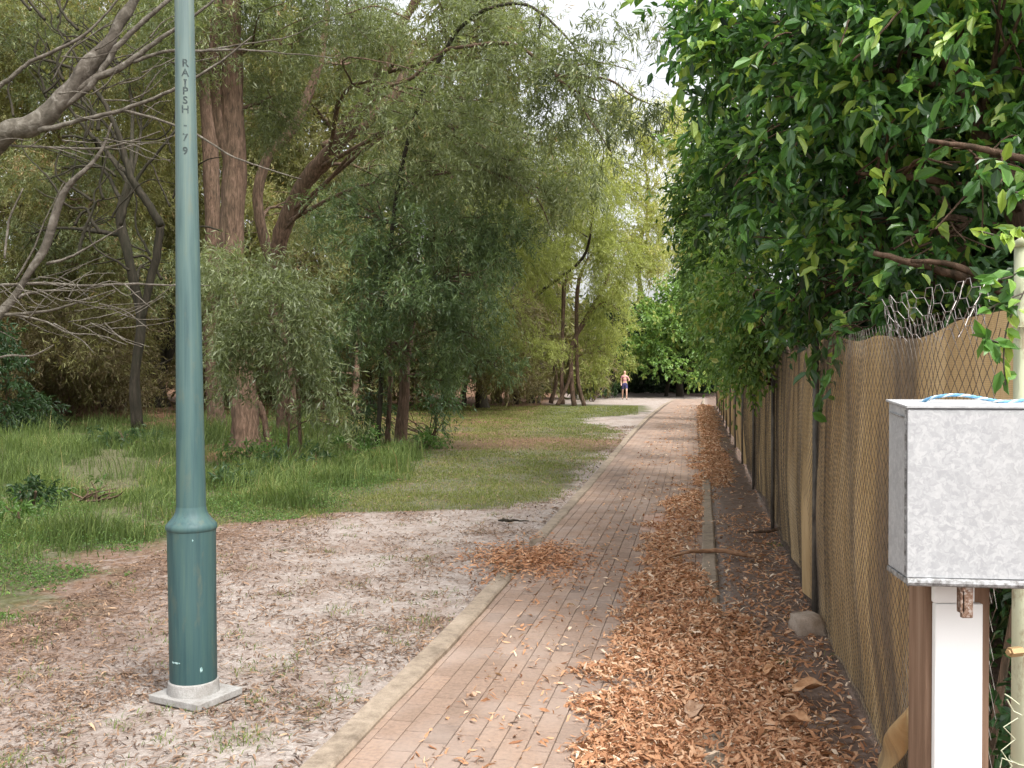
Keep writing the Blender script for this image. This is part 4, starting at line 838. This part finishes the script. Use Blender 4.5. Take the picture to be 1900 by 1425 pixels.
hp = at(1797, 1085, 1.54); rust = mat('rusty_steel', lambda n: bsdf(n, ramp(n, noisetex(n, coords(n), 130, 6, .7), [(.35, (.06, .03, .02)), (.5, (.20, .12, .08)), (.65, (.42, .38, .35))]), .7, .35, .3))
m = MB(); m.box((hp[0], hp[1]+.002, hp[2]-.024), (.009, .004, .030), bev=.0015); m.box((hp[0]-.008, hp[1]+.005, hp[2]-.02), (.0035, .007, .026), bev=.001); m.tube([(hp[0]-.006, hp[1]-.004, hp[2]-.006), (hp[0]-.006, hp[1]+.01, hp[2]-.006)], .005, 8)
m.build('latch', rust, be)
M['white'] = mat('white_paint', lambda n: bsdf(n, mixc(n, math_(n, 'MULTIPLY', ramp(n, noisetex(n, coords(n, (1, 1, .12)), 26, 6, .65), [(.52, (0, 0, 0)), (.72, (1, 1, 1))]), .3), (.86, .86, .85), (.66, .63, .58)), .45, .4, 0, noisetex(n, coords(n), 50, 3), .0008, .4))
M['timber'] = mat('brown_timber', lambda n: bsdf(n, ramp(n, noisetex(n, coords(n, (30, 30, 1.5)), 1.5, 7, .65, .4), [(.3, (.13, .078, .05)), (.55, (.24, .15, .10)), (.75, (.34, .24, .17))]), .8, .2, 0, noisetex(n, coords(n, (40, 40, 2)), 2, 5), .002, .6))
Dp = 1.62; x0 = (1738-CX)/F*Dp; x1 = (1827-CX)/F*Dp; ztop = CAMH-(1122-HOR)/F*Dp
m = MB(); m.box(((x0+x1)/2, Dp+.007, ztop/2-.05), ((x1-x0)/2, .007, ztop/2+.05), bev=.002); m.build('white_post', M['white'], be, smooth=False)
m = MB(); m.box((.7545, Dp+.0165+.036, zb0/2-.06), (.0545, .036, zb0/2+.05), bev=.003); m.build('timber_post', M['timber'], be)
m = MB(); xa = (1738-CX)/F*Dp; m.box((xa+.018, Dp+.007, (ztop+zb0-.009)/2), (.020, .007, (zb0-.009-ztop)/2-.001), bev=.003); m.box((xa+.055, Dp+.010, (ztop+zb0-.009)/2), (.014, .004, (zb0-.009-ztop)/2-.001), bev=.002)
m.build('mounting_block', M['white'], be)
# rope lying on the lid
rp = smooth_path([(*bp(.040, .075, zt0+.0075), 1), (*bp(.062, .055, zt0+.017), 1), (*bp(.095, .05, zt0+.0195), 1), (*bp(.135, .052, zt0+.0135), 1), (*bp(.17, .06, zt0+.0085), 1), (*bp(.21, .075, zt0+.0115), 1), (*bp(.25, .09, zt0+.013), 1), (*bp(.30, .10, zt0+.011), 1)], 16)
m = MB(); n_ = len(rp); T_ = norm(np.gradient(rp[:, :3], axis=0)); up = np.array([0, 0, 1.]); S_ = norm(np.cross(T_, up)); U_ = np.cross(S_, T_)
for k in range(3):
    a = np.arange(n_)*.55+k*2.094; m.tube(rp[:, :3]+(np.cos(a)[:, None]*S_+np.sin(a)[:, None]*U_)*.0015, .0016, 6, tone=(0.0 if k == 0 else 1.0 if k == 1 else .35))
tag(m.build('rope', mat('blue_white_rope', lambda n: bsdf(n, ramp(n, attr(n, 'tone'), [(0, (.60, .68, .73)), (.3, (.20, .38, .55)), (.7, (.20, .38, .55)), (1, (.13, .33, .52))]), .7, .3)), smooth=True), 'blue and white twisted rope lying loose on top of the metal box', 'rope')

# ------------------------------------------------------------ lamp post
lx, ly = (357-CX)/F*4.8, 4.8
le = empty('street_lamp', (lx, ly, 0), 'weathered green tapered lamp post on a pale concrete foot', 'lamp post')
def teal(n):
    v = coords(n); s = noisetex(n, coords(n, (22, 22, .9)), 1.6, 6, .6, .3); b = noisetex(n, v, 2.2, 5); g = noisetex(n, v, 160, 2)
    z = n.nodes.new('ShaderNodeSeparateXYZ'); n.links.new(v, z.inputs[0])
    # paler and greyer towards the top, darker towards the foot
    ztone = math_(n, 'ADD', math_(n, 'MULTIPLY', z.outputs[2], .22), math_(n, 'MULTIPLY', b, .25), True)
    c = ramp(n, ztone, [(.12, (.034, .080, .084)), (.4, (.055, .108, .108)), (.62, (.088, .145, .138)), (.95, (.145, .195, .182))])
    c = mixc(n, .75, c, ramp(n, s, [(.3, (.52, .60, .66)), (.5, (1, 1, 1)), (.66, (1.45, 1.25, 1.08))]), 'MULTIPLY')
    c = mixc(n, math_(n, 'MULTIPLY', ramp(n, noisetex(n, coords(n, (6, 6, 1.5)), 3, 7, .7), [(.55, (0, 0, 0)), (.68, (1, 1, 1))]), .28), c, (.16, .15, .085))
    return bsdf(n, c, .55, .35, 0, g, .0006, .3)
M['teal'] = mat('green_paint', teal)
def lathe(prof, sides=40):
    pts = [(0, 0, z) for z, r in prof]; return tube(pts, [r for z, r in prof], sides, False)
lean = -.028/3.44
def leanV(V): V = V.copy(); V[:, 0] += lx+V[:, 2]*lean*1.15; V[:, 1] += ly; return V
m = MB(); V, Q = lathe([(.04, .112), (.072, .112), (.08, .1135), (.45, .1145), (.80, .1165), (.818, .118)]); m.add(leanV(V), Q); m.build('base_sleeve', M['teal'], le, smooth=True)
m = MB(); V, Q = lathe([(.812, .110), (.816, .117), (.824, .1225), (.835, .124), (.847, .121), (.856, .113), (.872, .098), (.890, .084), (.910, .0755), (.935, .0715)]); m.add(leanV(V), Q); m.build('collar', M['teal'], le, smooth=True)
m = MB(); V, Q = lathe([(.90, .0715), (1.2, .0680), (2.0, .0595), (2.6, .0530), (3.2, .0475), (4.4, .040), (4.9, .038)]); m.add(leanV(V), Q); pole = m.build('pole', M['teal'], le, smooth=True)
m = MB(); V, Q = lathe([(-.02, .126), (.02, .125), (.068, .121), (.076, .119), (.077, .112)], 24); V = leanV(V); V[:, 2] += 0; m.add(V, Q); m.build('concrete_ring', M['conc'], le, smooth=True)
m = MB(); m.box((lx+.012, ly+.0, -.002), (.165, .15, .018), rz=R(-27), bev=.004); m.build('foot_slab', M['conc'], le)
m = MB(); topx = lx+4.9*lean*1.15                              # lantern head, above the frame
V, Q = lathe([(4.88, .045), (4.92, .09), (4.95, .10), (4.97, .10)]); V = V.copy(); V[:, 0] += topx; V[:, 1] += ly; m.add(V, Q); m.build('lantern_base', M['teal'], le, smooth=True); m = MB()
V, Q = lathe([(5.27, .15), (5.29, .23), (5.32, .22), (5.42, .10), (5.48, .001)]); V = V.copy(); V[:, 0] += topx; V[:, 1] += ly; m.add(V, Q); m.build('lantern_cap', M['teal'], le, smooth=True)
m = MB(); V, Q = lathe([(4.965, .085), (5.0, .11), (5.15, .155), (5.275, .17)]); V = V.copy(); V[:, 0] += topx; V[:, 1] += ly; m.add(V, Q); m.build('lamp_glass', mat('milk_glass', lambda n: bsdf(n, (.75, .75, .72), .3, .5)), le, smooth=True)
# scuffs on the sleeve
def pmark(px, py, w_, h_, nm, col):
    m = MB(); z = CAMH-(py-HOR)/F*4.69; cxp = lx+z*lean*1.15; a0 = (px-(CX+cxp/4.8*F))/F*4.69/.115; ang0 = -math.pi/2+math.asin(max(-.9, min(.9, a0)))-math.atan2(-lx, ly)*0
    k = 7; Vv = []
    for i in range(k):
        aa = ang0+(i/(k-1)-.5)*w_/.115
        for dz in (-h_/2*(.6+.4*math.sin(i*2.)), h_/2*(.7+.3*math.cos(i*1.7))): Vv.append((cxp+.1162*math.cos(aa), ly+.1162*math.sin(aa), z+dz))
    m.add(Vv, [[2*i, 2*i+2, 2*i+3, 2*i+1] for i in range(k-1)]); m.build(nm, col, le)
scm = mat('scraped_paint', lambda n: bsdf(n, ramp(n, noisetex(n, coords(n), 150, 4), [(.4, (.10, .25, .24)), (.5, (.38, .52, .52))]), .6, .3))
pmark(337, 1233, .05, .012, 'scuff', scm); pmark(383, 1247, .012, .03, 'scuff', scm); pmark(369, 1004, .01, .012, 'scuff', scm)
# stencilled number running down the pole
nm_ = mat('dark_lettering', lambda n: bsdf(n, ramp(n, noisetex(n, coords(n), 120, 5), [(.42, (.075, .105, .10)), (.58, (.038, .045, .048))]), .7, .2))
def glyph(ch, px, py, size):
    cu = bpy.data.curves.new('pole_number', 'FONT'); cu.body = ch; cu.size = size; cu.align_x = 'CENTER'; cu.align_y = 'CENTER'; cu.extrude = .0003; cu.resolution_u = 3; cu.offset = .001
    t = bpy.data.objects.new('tmp', cu); COL.objects.link(t); bpy.context.view_layer.update()
    me = bpy.data.meshes.new_from_object(t.evaluated_get(bpy.context.evaluated_depsgraph_get())); bpy.data.objects.remove(t)
    z = CAMH-(py-HOR)/F*4.74; cxp = lx+z*lean*1.15; rr = np.interp(z, [.9, 1.2, 2.0, 2.6, 3.2, 4.4], [.0715, .068, .0595, .053, .0475, .040]); dxc = (px-(CX+cxp/4.8*F))/F*4.75
    vx = [v.co.x for v in me.vertices]; wv = max(max(vx)-min(vx), .001)
    bm = bmesh.new(); bm.from_mesh(me); bmesh.ops.triangulate(bm, faces=bm.faces)
    for v in bm.verts:
        x = v.co.x+dxc; a = x/rr; dep = rr+.0008+v.co.z
        v.co = Vector((cxp+dep*math.sin(a), ly-dep*math.cos(a), z+v.co.y))
    bm.to_mesh(me); bm.free(); return me
for ch, py in (('R', 118), ('A', 136), ('-', 147), ('1', 157), ('P', 170), ('S', 187), ('H', 204), ('-', 232), ('7', 256), ('9', 281)):
    o = link('number_character', glyph(ch, 352, py, .052), nm_, pole); o.location = -le.location-pole.location

# ------------------------------------------------------------ fallen leaves, sticks
def scatter(n, fY, fX, dens):
    Y = fY(n); X = fX(Y); p = RNG.random(n) < dens(X, Y); return X[p], Y[p]
def litter(X, Y, Z, L, W, tone, flat=.25, kind='curl'):
    n = len(X); a = RNG.uniform(0, 2*np.pi, n); D = np.stack([np.cos(a), np.sin(a), RNG.normal(0, flat, n)], 1)
    U = norm(RNG.normal(0, flat*1.3, (n, 3))+np.array([0, 0, 1.])); return leaves_mesh(np.stack([X, Y, Z], 1)-D*(L/2)[:, None], D, U, L, W, tone, kind)
def surf(X, Y):
    z = ground_z(X, Y); z = np.where((X > xl(Y)) & (X < xr(Y)) & (Y < 57), .004, z)
    z = np.where((X >= xr(Y)) & (X < xr(Y)+.12), np.where(Y > 7.1, .032, .012), z); return np.where((X <= xl(Y)) & (X > xl(Y)-.13) & ((Y < 7.9) | (Y > 9.05)), .03, z)
# main drift on the right
n = 330000; Y = 2.6+44*RNG.random(n)**2.3; X = xr(Y)+RNG.uniform(-1.2, 1.0, n)
pl = pile(X, Y); fall = np.interp(Y, [3, 6, 7.2, 9, 14, 30, 46], [1, 1, .95, .8, .7, .6, .6])
kb = (X > xr(Y)+.01) & (X < xr(Y)+.115) & (Y > 7.5) & (Y < 14.0) & (RNG.random(n) < .93)
kb |= (X > xr(Y)+.01) & (X < xr(Y)+.115) & (Y < 4.25) & (RNG.random(n) < .85)
edge = np.maximum(pl, .022*(X > xl(Y)+.15)*(X < xf(Y)-.03))
edge = np.where((X > xr(Y)+.15) & (Y > 5.3) & (Y < 11), np.maximum(edge*.8, .15), edge); edge = np.where((X > xr(Y)+.3) & (Y < 6.5), np.maximum(edge, .10), edge)
keep = (RNG.random(n) < edge*fall*np.clip(1.7/(1+Y*.03), 0, 1)) & ~kb & (X < xf(Y)-.02)
X, Y, pl = X[keep], Y[keep], pl[keep]; n = len(X)
Z = surf(X, Y)+.006+pl*RNG.random(n)**1.3*.032
s = RNG.uniform(.55, 1.3, n)*np.interp(Y, [3, 8, 20, 40], [1, 1, 1.3, 1.7])
V, Q, T = litter(X, Y, Z, .050*s*RNG.uniform(.6, 1.5, n), .0085*s*RNG.uniform(.5, 2.1, n), np.clip(RNG.normal(.58, .23, n), 0, 1), .42)
tag(link('leaf_litter', np_mesh('leaf_litter', V, Q, T), M['litter']), 'drift of dry orange brown leaves over the right side of the path', 'fallen leaves', kind='stuff')
# duller litter and twigs over the sand and by the grass edge, pile in the kerb gap
n = 300000; Y = 2.8+26*RNG.random(n)**1.7; X = np.where(RNG.random(n) < .5, RNG.uniform(-6, 2.5, n), xl(Y)-RNG.random(n)**1.3*4.2)
P_ = np.stack([X, Y], -1); ge = np.abs(xg(Y)-X+.05); d_ = .15+.55*sstep(-.1, .9, noise(P_, .6, 10))+.25*sstep(.3, 1.0, noise(P_, .22, 10, 4))+.55*np.exp(-(ge/.38)**2)*(Y < 11)+.5*sstep(-1.2, -3.0, X)*(Y < 9.5)
d_ = np.where(X < xg(Y), .12, d_); d_ = np.where(X > xl(Y)-.15, 0, d_)+.0
gp = np.exp(-(((X-.12)/.33)**2+((Y-8.3)/.75)**2)); d_ = np.where((Y > 7.2) & (Y < 9.4), np.maximum(d_, gp*.95), d_)
keep = RNG.random(n) < d_; X, Y = X[keep], Y[keep]; n = len(X); gp = np.exp(-(((X-.12)/.33)**2+((Y-8.3)/.75)**2))
s = RNG.uniform(.5, 1.3, n)*np.interp(Y, [3, 8, 28], [1, 1, 1.8]); Z = surf(X, Y)+.005+gp*RNG.random(n)*.03
V, Q, T = litter(X, Y, Z, .048*s*RNG.uniform(.5, 1.6, n), .0048*s*RNG.uniform(.5, 2.2, n), np.clip(RNG.normal(.42, .24, n)+gp*.2, 0, 1), .22)
tag(link('dry_litter', np_mesh('dry_litter', V, Q, T), M['litter_dull']), 'thin scatter of brown leaves and twigs over the pale sand left of the path', 'fallen leaves', kind='stuff')
# broader leaves heaped between the kerb ends, more in the leaf drift by chance
n = 2600; X = RNG.normal(.16, .26, n); Y = RNG.normal(8.25, .42, n); gp = np.exp(-(((X-.12)/.33)**2+((Y-8.3)/.75)**2))
V, Q, T = litter(X, Y, surf(X, Y)+.006+gp*RNG.random(n)*.05, RNG.uniform(.03, .075, n), RNG.uniform(.009, .018, n), np.clip(RNG.normal(.45, .18, n), 0, 1), .3)
tag(link('leaf_heap', np_mesh('leaf_heap', V, Q, T), M['litter']), 'small heap of brown leaves where the left kerb is broken', 'fallen leaves', kind='stuff')
# lone leaves on the bricks
def big_leaf(px, py, L, W, rot, label, colr, lift=.05):
    x, y, _ = gnd(px, py); k, r_ = 9, 7; Vv = []
    for i in range(k):
        t = i/(k-1); wv = W*.5*(math.sin(math.pi*t**.8)**.7+.02)
        for j in range(r_):
            s = j/(r_-1)*2-1
            xx = (t-.5)*L; yy = s*wv*(1+.10*math.sin(t*23+j)); zz = lift*.6+lift*abs(s)*.55*math.sin(t*3)+.010*math.sin(t*9+s*2)
            Vv.append((x+xx*math.cos(rot)-yy*math.sin(rot), y+xx*math.sin(rot)+yy*math.cos(rot), zz+.02))
    Qq = [[i*r_+j, i*r_+j+1, (i+1)*r_+j+1, (i+1)*r_+j] for i in range(k-1) for j in range(r_-1)]
    mm = np_mesh('dead_leaf', np.array(Vv), np.array(Qq), smooth=True)
    o = link('dead_leaf', mm, colr); so_ = o.modifiers.new('thickness', 'SOLIDIFY'); so_.thickness = .0012; return tag(o, label, 'leaf')
tanm = mat('tan_leaf', lambda n: bsdf(n, ramp(n, noisetex(n, coords(n), 14, 6), [(.35, (.26, .15, .09)), (.55, (.42, .28, .19)), (.7, (.52, .40, .31))]), .7, .25, 0, noisetex(n, coords(n), 60, 4), .002, .6))
orgm = mat('orange_leaf', lambda n: bsdf(n, ramp(n, noisetex(n, coords(n), 18, 6), [(.35, (.34, .17, .08)), (.55, (.54, .31, .17)), (.7, (.62, .42, .27))]), .7, .25, 0, noisetex(n, coords(n), 60, 4), .002, .6))
big_leaf(1292, 1342, .17, .085, 1.0, 'large pale tan leaf lying across the near leaf drift above the kerb', tanm)
big_leaf(1505, 1300, .20, .10, .3, 'large torn orange leaf in the drift, nearer the fence', orgm, .06)
big_leaf(1480, 1360, .15, .08, -.5, 'crumpled orange leaf just below the large torn one', orgm, .05)
big_leaf(1430, 1262, .12, .05, .8, 'broad light orange leaf in the middle of the drift', orgm, .04)
big_leaf(875, 1303, .055, .022, .3, 'single small curled leaf on the bricks near the left kerb', tanm, .012)
def stick(name, label, pts, matl, Z0=.03):
    sp = smooth_path([(*gnd(a, b)[:2], Z0+z, r) for a, b, z, r in pts], 6, .25); m = MB(); m.tube(sp[:, :3], sp[:, 3], 8)
    return tag(m.build(name, matl, smooth=True), label, 'branch')
stm = bark_mat('stripped_wood', (.16, .075, .04), (.33, .175, .10), (.46, .28, .18), (10, 30, 30), .004)
stick('fallen_branch', 'reddish fallen branch lying across the right kerb', [(1222, 1048, 0, .006), (1262, 1040, .02, .012), (1300, 1036, .03, .018), (1340, 1036, .03, .02), (1385, 1040, .015, .018), (1403, 1044, .01, .009)], stm)
stick('fallen_branch', 'short dark branch on the soil at the foot of the fence', [(1390, 994, 0, .008), (1425, 994, .01, .016), (1456, 989, .02, .018)], M['bark'])
stick('fallen_branch', 'small dark curved stick on the sand left of the kerb end', [(925, 968, 0, .008), (938, 973, .03, .018), (960, 970, .01, .01), (982, 969, 0, .005)], M['bark_dark'], .01)

# ------------------------------------------------------------ grass, lawn, ground plants
def blades(X, Y, H, Wd, tone, bend=.45, seg=2):
    n = len(X); a = RNG.uniform(0, 2*np.pi, n); dr = np.stack([np.cos(a), np.sin(a), np.zeros(n)], 1); sd_ = np.stack([-np.sin(a+.6), np.cos(a+.6), np.zeros(n)], 1)
    b = RNG.uniform(.1, 1.3, n)*bend; base = np.stack([X, Y, ground_z(X, Y)-.01], 1); up = np.array([0, 0, 1.])
    H = H[:, None]; b = b[:, None]; w_ = Wd[:, None]
    m1 = base+up*H*.55+dr*H*b*.30; tp = base+up*H*(1-.35*b)+dr*H*b
    V = np.stack([base-sd_*w_*.5, base+sd_*w_*.5, m1-sd_*w_*.42, m1+sd_*w_*.42, tp-sd_*w_*.06, tp+sd_*w_*.06], 1)
    q = np.array([[0, 1, 3, 2], [2, 3, 5, 4]]); Qf = (q[None]+np.arange(n)[:, None, None]*6).reshape(-1, 4); return V.reshape(-1, 3), Qf, np.repeat(tone, 2)
def lushness(X, Y): return sstep(-.15, .5, np.interp(Y, [5, 11, 14, 18, 24, 30], [-2.9, -2.2, -1.9, -1.6, -3.6, -5.5])-X+noise(np.stack([X, Y], -1), .8, 8)*.3)
n = 330000; Y = 5+31*RNG.random(n)**1.5; X = RNG.uniform(-.62, .05, n)*Y-.2
P_ = np.stack([X, Y], -1); inn = sstep(-.2, .7, xg(Y)-X+noise(P_, .45, 8)*.42+.25*noise(P_, 1.3, 8, 5)-.12)
patch = .07+.93*sstep(-.4, .7, noise(P_, 1.5, 10)+.35*noise(P_, .5, 8, 6)); fade = np.interp(Y, [5, 24, 30, 36], [1, 1, .55, .25])
k = RNG.random(n) < inn*lushness(X, Y)*patch*fade; X, Y = X[k], Y[k]; P_ = P_[k]; n = len(X)
hh = (.05+.20*np.clip(.4+.7*noise(P_, 1.1, 10, 3), 0, 1.4))*RNG.uniform(.4, 1.5, n)*np.interp(Y, [5, 10, 20, 36], [.8, 1.2, 1.6, 1.7])*(.35+.65*sstep(0, 1.2, xg(Y)-X))
V, Q, T = blades(X, Y, hh, RNG.uniform(.004, .009, n)*np.interp(Y, [5, 36], [1, 2.6]), np.clip(RNG.normal(.42, .18, n)+.16*noise(P_, 1.6, 8), 0, 1), .6)
tag(link('tall_grass', np_mesh('tall_grass', V, Q, T), M['grass']), 'lush green unmown grass left of the lamp post', 'grass', kind='stuff')
n = 330000; Y = 9.5+36*RNG.random(n)**1.7; X = RNG.uniform(-.35, .13, n)*Y
P_ = np.stack([X, Y], -1); ed = noise(P_, .7, 8)*.25
d_ = sstep(-.3, .5, xg(Y)-X+ed)*(X < xl(Y)-.16)*(1-lushness(X, Y)*.7)*(.35+.65*sstep(-.5, .5, noise(P_, .8, 10, 2)))*(1-.75*np.exp(-((Y-22-noise(P_, 3, 6))/2.0)**2))
k = RNG.random(n) < d_; X, Y = X[k], Y[k]; P_ = P_[k]; n = len(X)
V, Q, T = blades(X, Y, RNG.uniform(.018, .06, n)*np.interp(Y, [10, 40], [1, 1.6]), RNG.uniform(.004, .008, n)*np.interp(Y, [10, 40], [1, 3]), np.clip(RNG.normal(.5, .2, n)+.15*noise(P_, 1.3, 8), 0, 1), 1.0)
tag(link('lawn', np_mesh('lawn', V, Q, T), M['lawn']), 'short patchy sunlit lawn between the thicket and the path', 'grass', kind='stuff')
# leafy ground cover at the near rim of the grass
n = 110000; Y = 5.4+15*RNG.random(n)**1.5; X = xg(Y)-RNG.random(n)**1.4*5+.15
P_ = np.stack([X, Y], -1); k = RNG.random(n) < sstep(-.3, .8, noise(P_, .9, 10, 5)+.2)*sstep(-.15, .5, xg(Y)-X+.42*noise(P_, .45, 10, 2))*(X < np.interp(Y, [5, 11, 14, 18, 24], [-2.7, -2.2, -1.9, -1.6, -3.6])+.2)*(X > -.6*Y); X, Y = X[k], Y[k]; n = len(X)
V, Q, T = litter(X, Y, ground_z(X, Y)+.012+RNG.random(n)**2*.17*sstep(-.1, 1.2, xg(Y)-X), RNG.uniform(.014, .036, n), RNG.uniform(.008, .017, n), np.clip(RNG.normal(.36, .2, n), 0, 1), .5, 'leaf')
tag(link('ground_cover', np_mesh('ground_cover', V, Q, T), M['green']), 'low broad leaved weeds creeping along the rim of the grass', 'weeds', kind='stuff')
# sprigs of green on the sand and soil
X, Y = [], []
for _ in range(150):
    y0 = 3.6+random.random()**1.4*8; x0 = random.uniform(max(-3.2, -.55*y0), float(xl(y0))-.25)
    k = random.randint(6, 40); X += list(np.random.RandomState(_).normal(x0, .05, k)); Y += list(np.random.RandomState(_+999).normal(y0, .06, k))
for (px, py, k, s) in ((430, 1375, 170, .07), (785, 1150, 120, .08), (640, 1130, 60, .07), (480, 1290, 70, .06), (1450, 1230, 40, .03), (1545, 1218, 16, .02), (1440, 1010, 60, .06), (1340, 838, 300, .25), (1330, 815, 200, .3)):
    gx, gy, _ = gnd(px, py); X += list(RNG.normal(gx, s, k)); Y += list(RNG.normal(gy, s*1.3, k))
X, Y = np.array(X), np.array(Y); n = len(X)
V, Q, T = blades(X, Y, RNG.uniform(.015, .055, n), RNG.uniform(.003, .006, n), np.clip(RNG.normal(.6, .2, n), 0, 1), 1.2)
tag(link('weeds', np_mesh('weeds', V, Q, T), M['grass']), 'thin sprigs of grass coming up through the sand beside the path', 'weeds', kind='stuff')
# arching tussocks in front of the thicket
for i, (px, py, k, h_, lab) in enumerate([(570, 868, 420, .62, 'arching grass tussock in front of the pale sage shrub'), (640, 878, 380, .42, 'broad grass tussock right of the arching one'), (700, 862, 360, .38, 'grass tussock nearest the young acacia trunk'), (520, 895, 300, .40, 'low grass tussock at the near left of the row'), (610, 842, 300, .5, 'grass tussock at the back of the row under the shrub'), (415, 900, 260, .35, 'grass tussock just right of the lamp post'), (740, 842, 260, .3, 'small tussock at the foot of the slim grey trunk'), (600, 900, 330, .36, 'low grass tussock at the very front of the row'), (460, 885, 300, .42, 'grass tussock in front of the flared paperbark foot'), (680, 890, 300, .26, 'short tussock where the rough grass meets the mown lawn'), (490, 915, 260, .24, 'short tussock at the rim of the rough grass right of the lamp post')]):
    gx, gy, _ = gnd(px, py); e = empty('grass_tussock', (gx, gy, 0), lab, 'tussock', 'grass tussocks in front of the thicket')
    V, Q, T = blades(RNG.normal(gx, .16, k), RNG.normal(gy, .16, k), RNG.uniform(.5, 1.15, k)*h_, RNG.uniform(.007, .013, k), np.clip(RNG.normal(.45, .2, k), 0, 1), 1.0)
    link('blades', np_mesh('blades', V, Q, T), M['grass'], e)

# ------------------------------------------------------------ the distant person
px_, py_ = (1159-CX)/F*56, 56.0
pe_ = empty('person', (px_, py_, 0), 'person in a pink top and dark blue shorts at the far end of the path', 'person')
def skin(name, pts, edges, radii, matl, parent):
    me = bpy.data.meshes.new(name); me.from_pydata(pts, edges, []); o = link(name, me, matl, parent)
    o.location = (0, 0, 0)
    md = o.modifiers.new('skin', 'SKIN'); md.use_smooth_shade = True
    if not me.skin_vertices: bm = bmesh.new(); bm.from_mesh(me); bm.verts.layers.skin.verify(); bm.to_mesh(me); bm.free()
    for i, r in enumerate(radii):
        me.skin_vertices[0].data[i].radius = r if isinstance(r, tuple) else (r, r); me.skin_vertices[0].data[i].use_root = (i == 0)
    s = o.modifiers.new('sub', 'SUBSURF'); s.levels = 2; s.render_levels = 2; return o
skinm = mat('skin', lambda n: bsdf(n, (.52, .33, .24), .55, .35))
pts = [(0, 0, .90), (0, 0, 1.08), (0, .01, 1.26), (0, .01, 1.38), (0, 0, 1.45), (0, -.01, 1.52), (0, -.015, 1.60), (0, -.01, 1.66),
       (.15, .01, 1.34), (.27, -.04, 1.14), (.22, -.20, 1.10), (.20, -.26, 1.11), (-.15, .01, 1.34), (-.20, .04, 1.08), (-.20, -.04, .86), (-.20, -.06, .79),
       (.09, 0, .84), (.10, -.12, .48), (.10, -.10, .10), (.10, -.20, .035), (-.09, 0, .84), (-.10, .08, .48), (-.10, .22, .12), (-.10, .15, .035)]
ed = [(0, 1), (1, 2), (2, 3), (3, 4), (4, 5), (5, 6), (6, 7), (3, 8), (8, 9), (9, 10), (10, 11), (3, 12), (12, 13), (13, 14), (14, 15), (0, 16), (16, 17), (17, 18), (18, 19), (0, 20), (20, 21), (21, 22), (22, 23)]
rd = [(.13, .10), (.115, .09), (.13, .10), (.12, .085), .05, .065, .085, .06, .05, .04, .032, .035, .05, .04, .032, .035, .085, .055, .036, .035, .085, .055, .036, .035]
skin('body', pts, ed, rd, skinm, pe_)
skin('pink_top', [(0, 0, 1.0), (0, .005, 1.16), (0, .01, 1.30), (0, .01, 1.38), (.15, .01, 1.335), (.215, -.015, 1.235), (-.15, .01, 1.335), (-.185, .03, 1.22)], [(0, 1), (1, 2), (2, 3), (3, 4), (4, 5), (3, 6), (6, 7)], [(.135, .115), (.13, .11), (.145, .115), (.125, .095), .062, .058, .062, .058], mat('pink_cloth', lambda n: bsdf(n, (.52, .25, .27), .85, .15)), pe_)
skin('shorts', [(0, 0, 1.0), (0, 0, .90), (.09, -.01, .82), (.10, -.08, .58), (-.09, .01, .82), (-.10, .06, .58)], [(0, 1), (1, 2), (2, 3), (1, 4), (4, 5)], [(.135, .115), (.145, .12), .1, .082, .1, .082], mat('blue_cloth', lambda n: bsdf(n, (.06, .055, .13), .85, .15)), pe_)
skin('hair', [(0, .02, 1.665), (0, .035, 1.60), (0, .05, 1.50)], [(0, 1), (1, 2)], [(.085, .08), (.088, .075), (.05, .04)], mat('brown_hair', lambda n: bsdf(n, (.09, .045, .025), .7, .2)), pe_)
for s_, yy in ((1, -.16), (-1, .18)):
    skin('shoe', [(.10*s_, yy+.04, .045), (.10*s_, yy-.10, .035)], [(0, 1)], [(.042, .04), (.038, .03)], mat('shoe_dark', lambda n: bsdf(n, (.03, .03, .035), .6, .3)), pe_)
print('objects', len(bpy.data.objects), 'polys', sum(len(m_.polygons) for m_ in bpy.data.meshes))
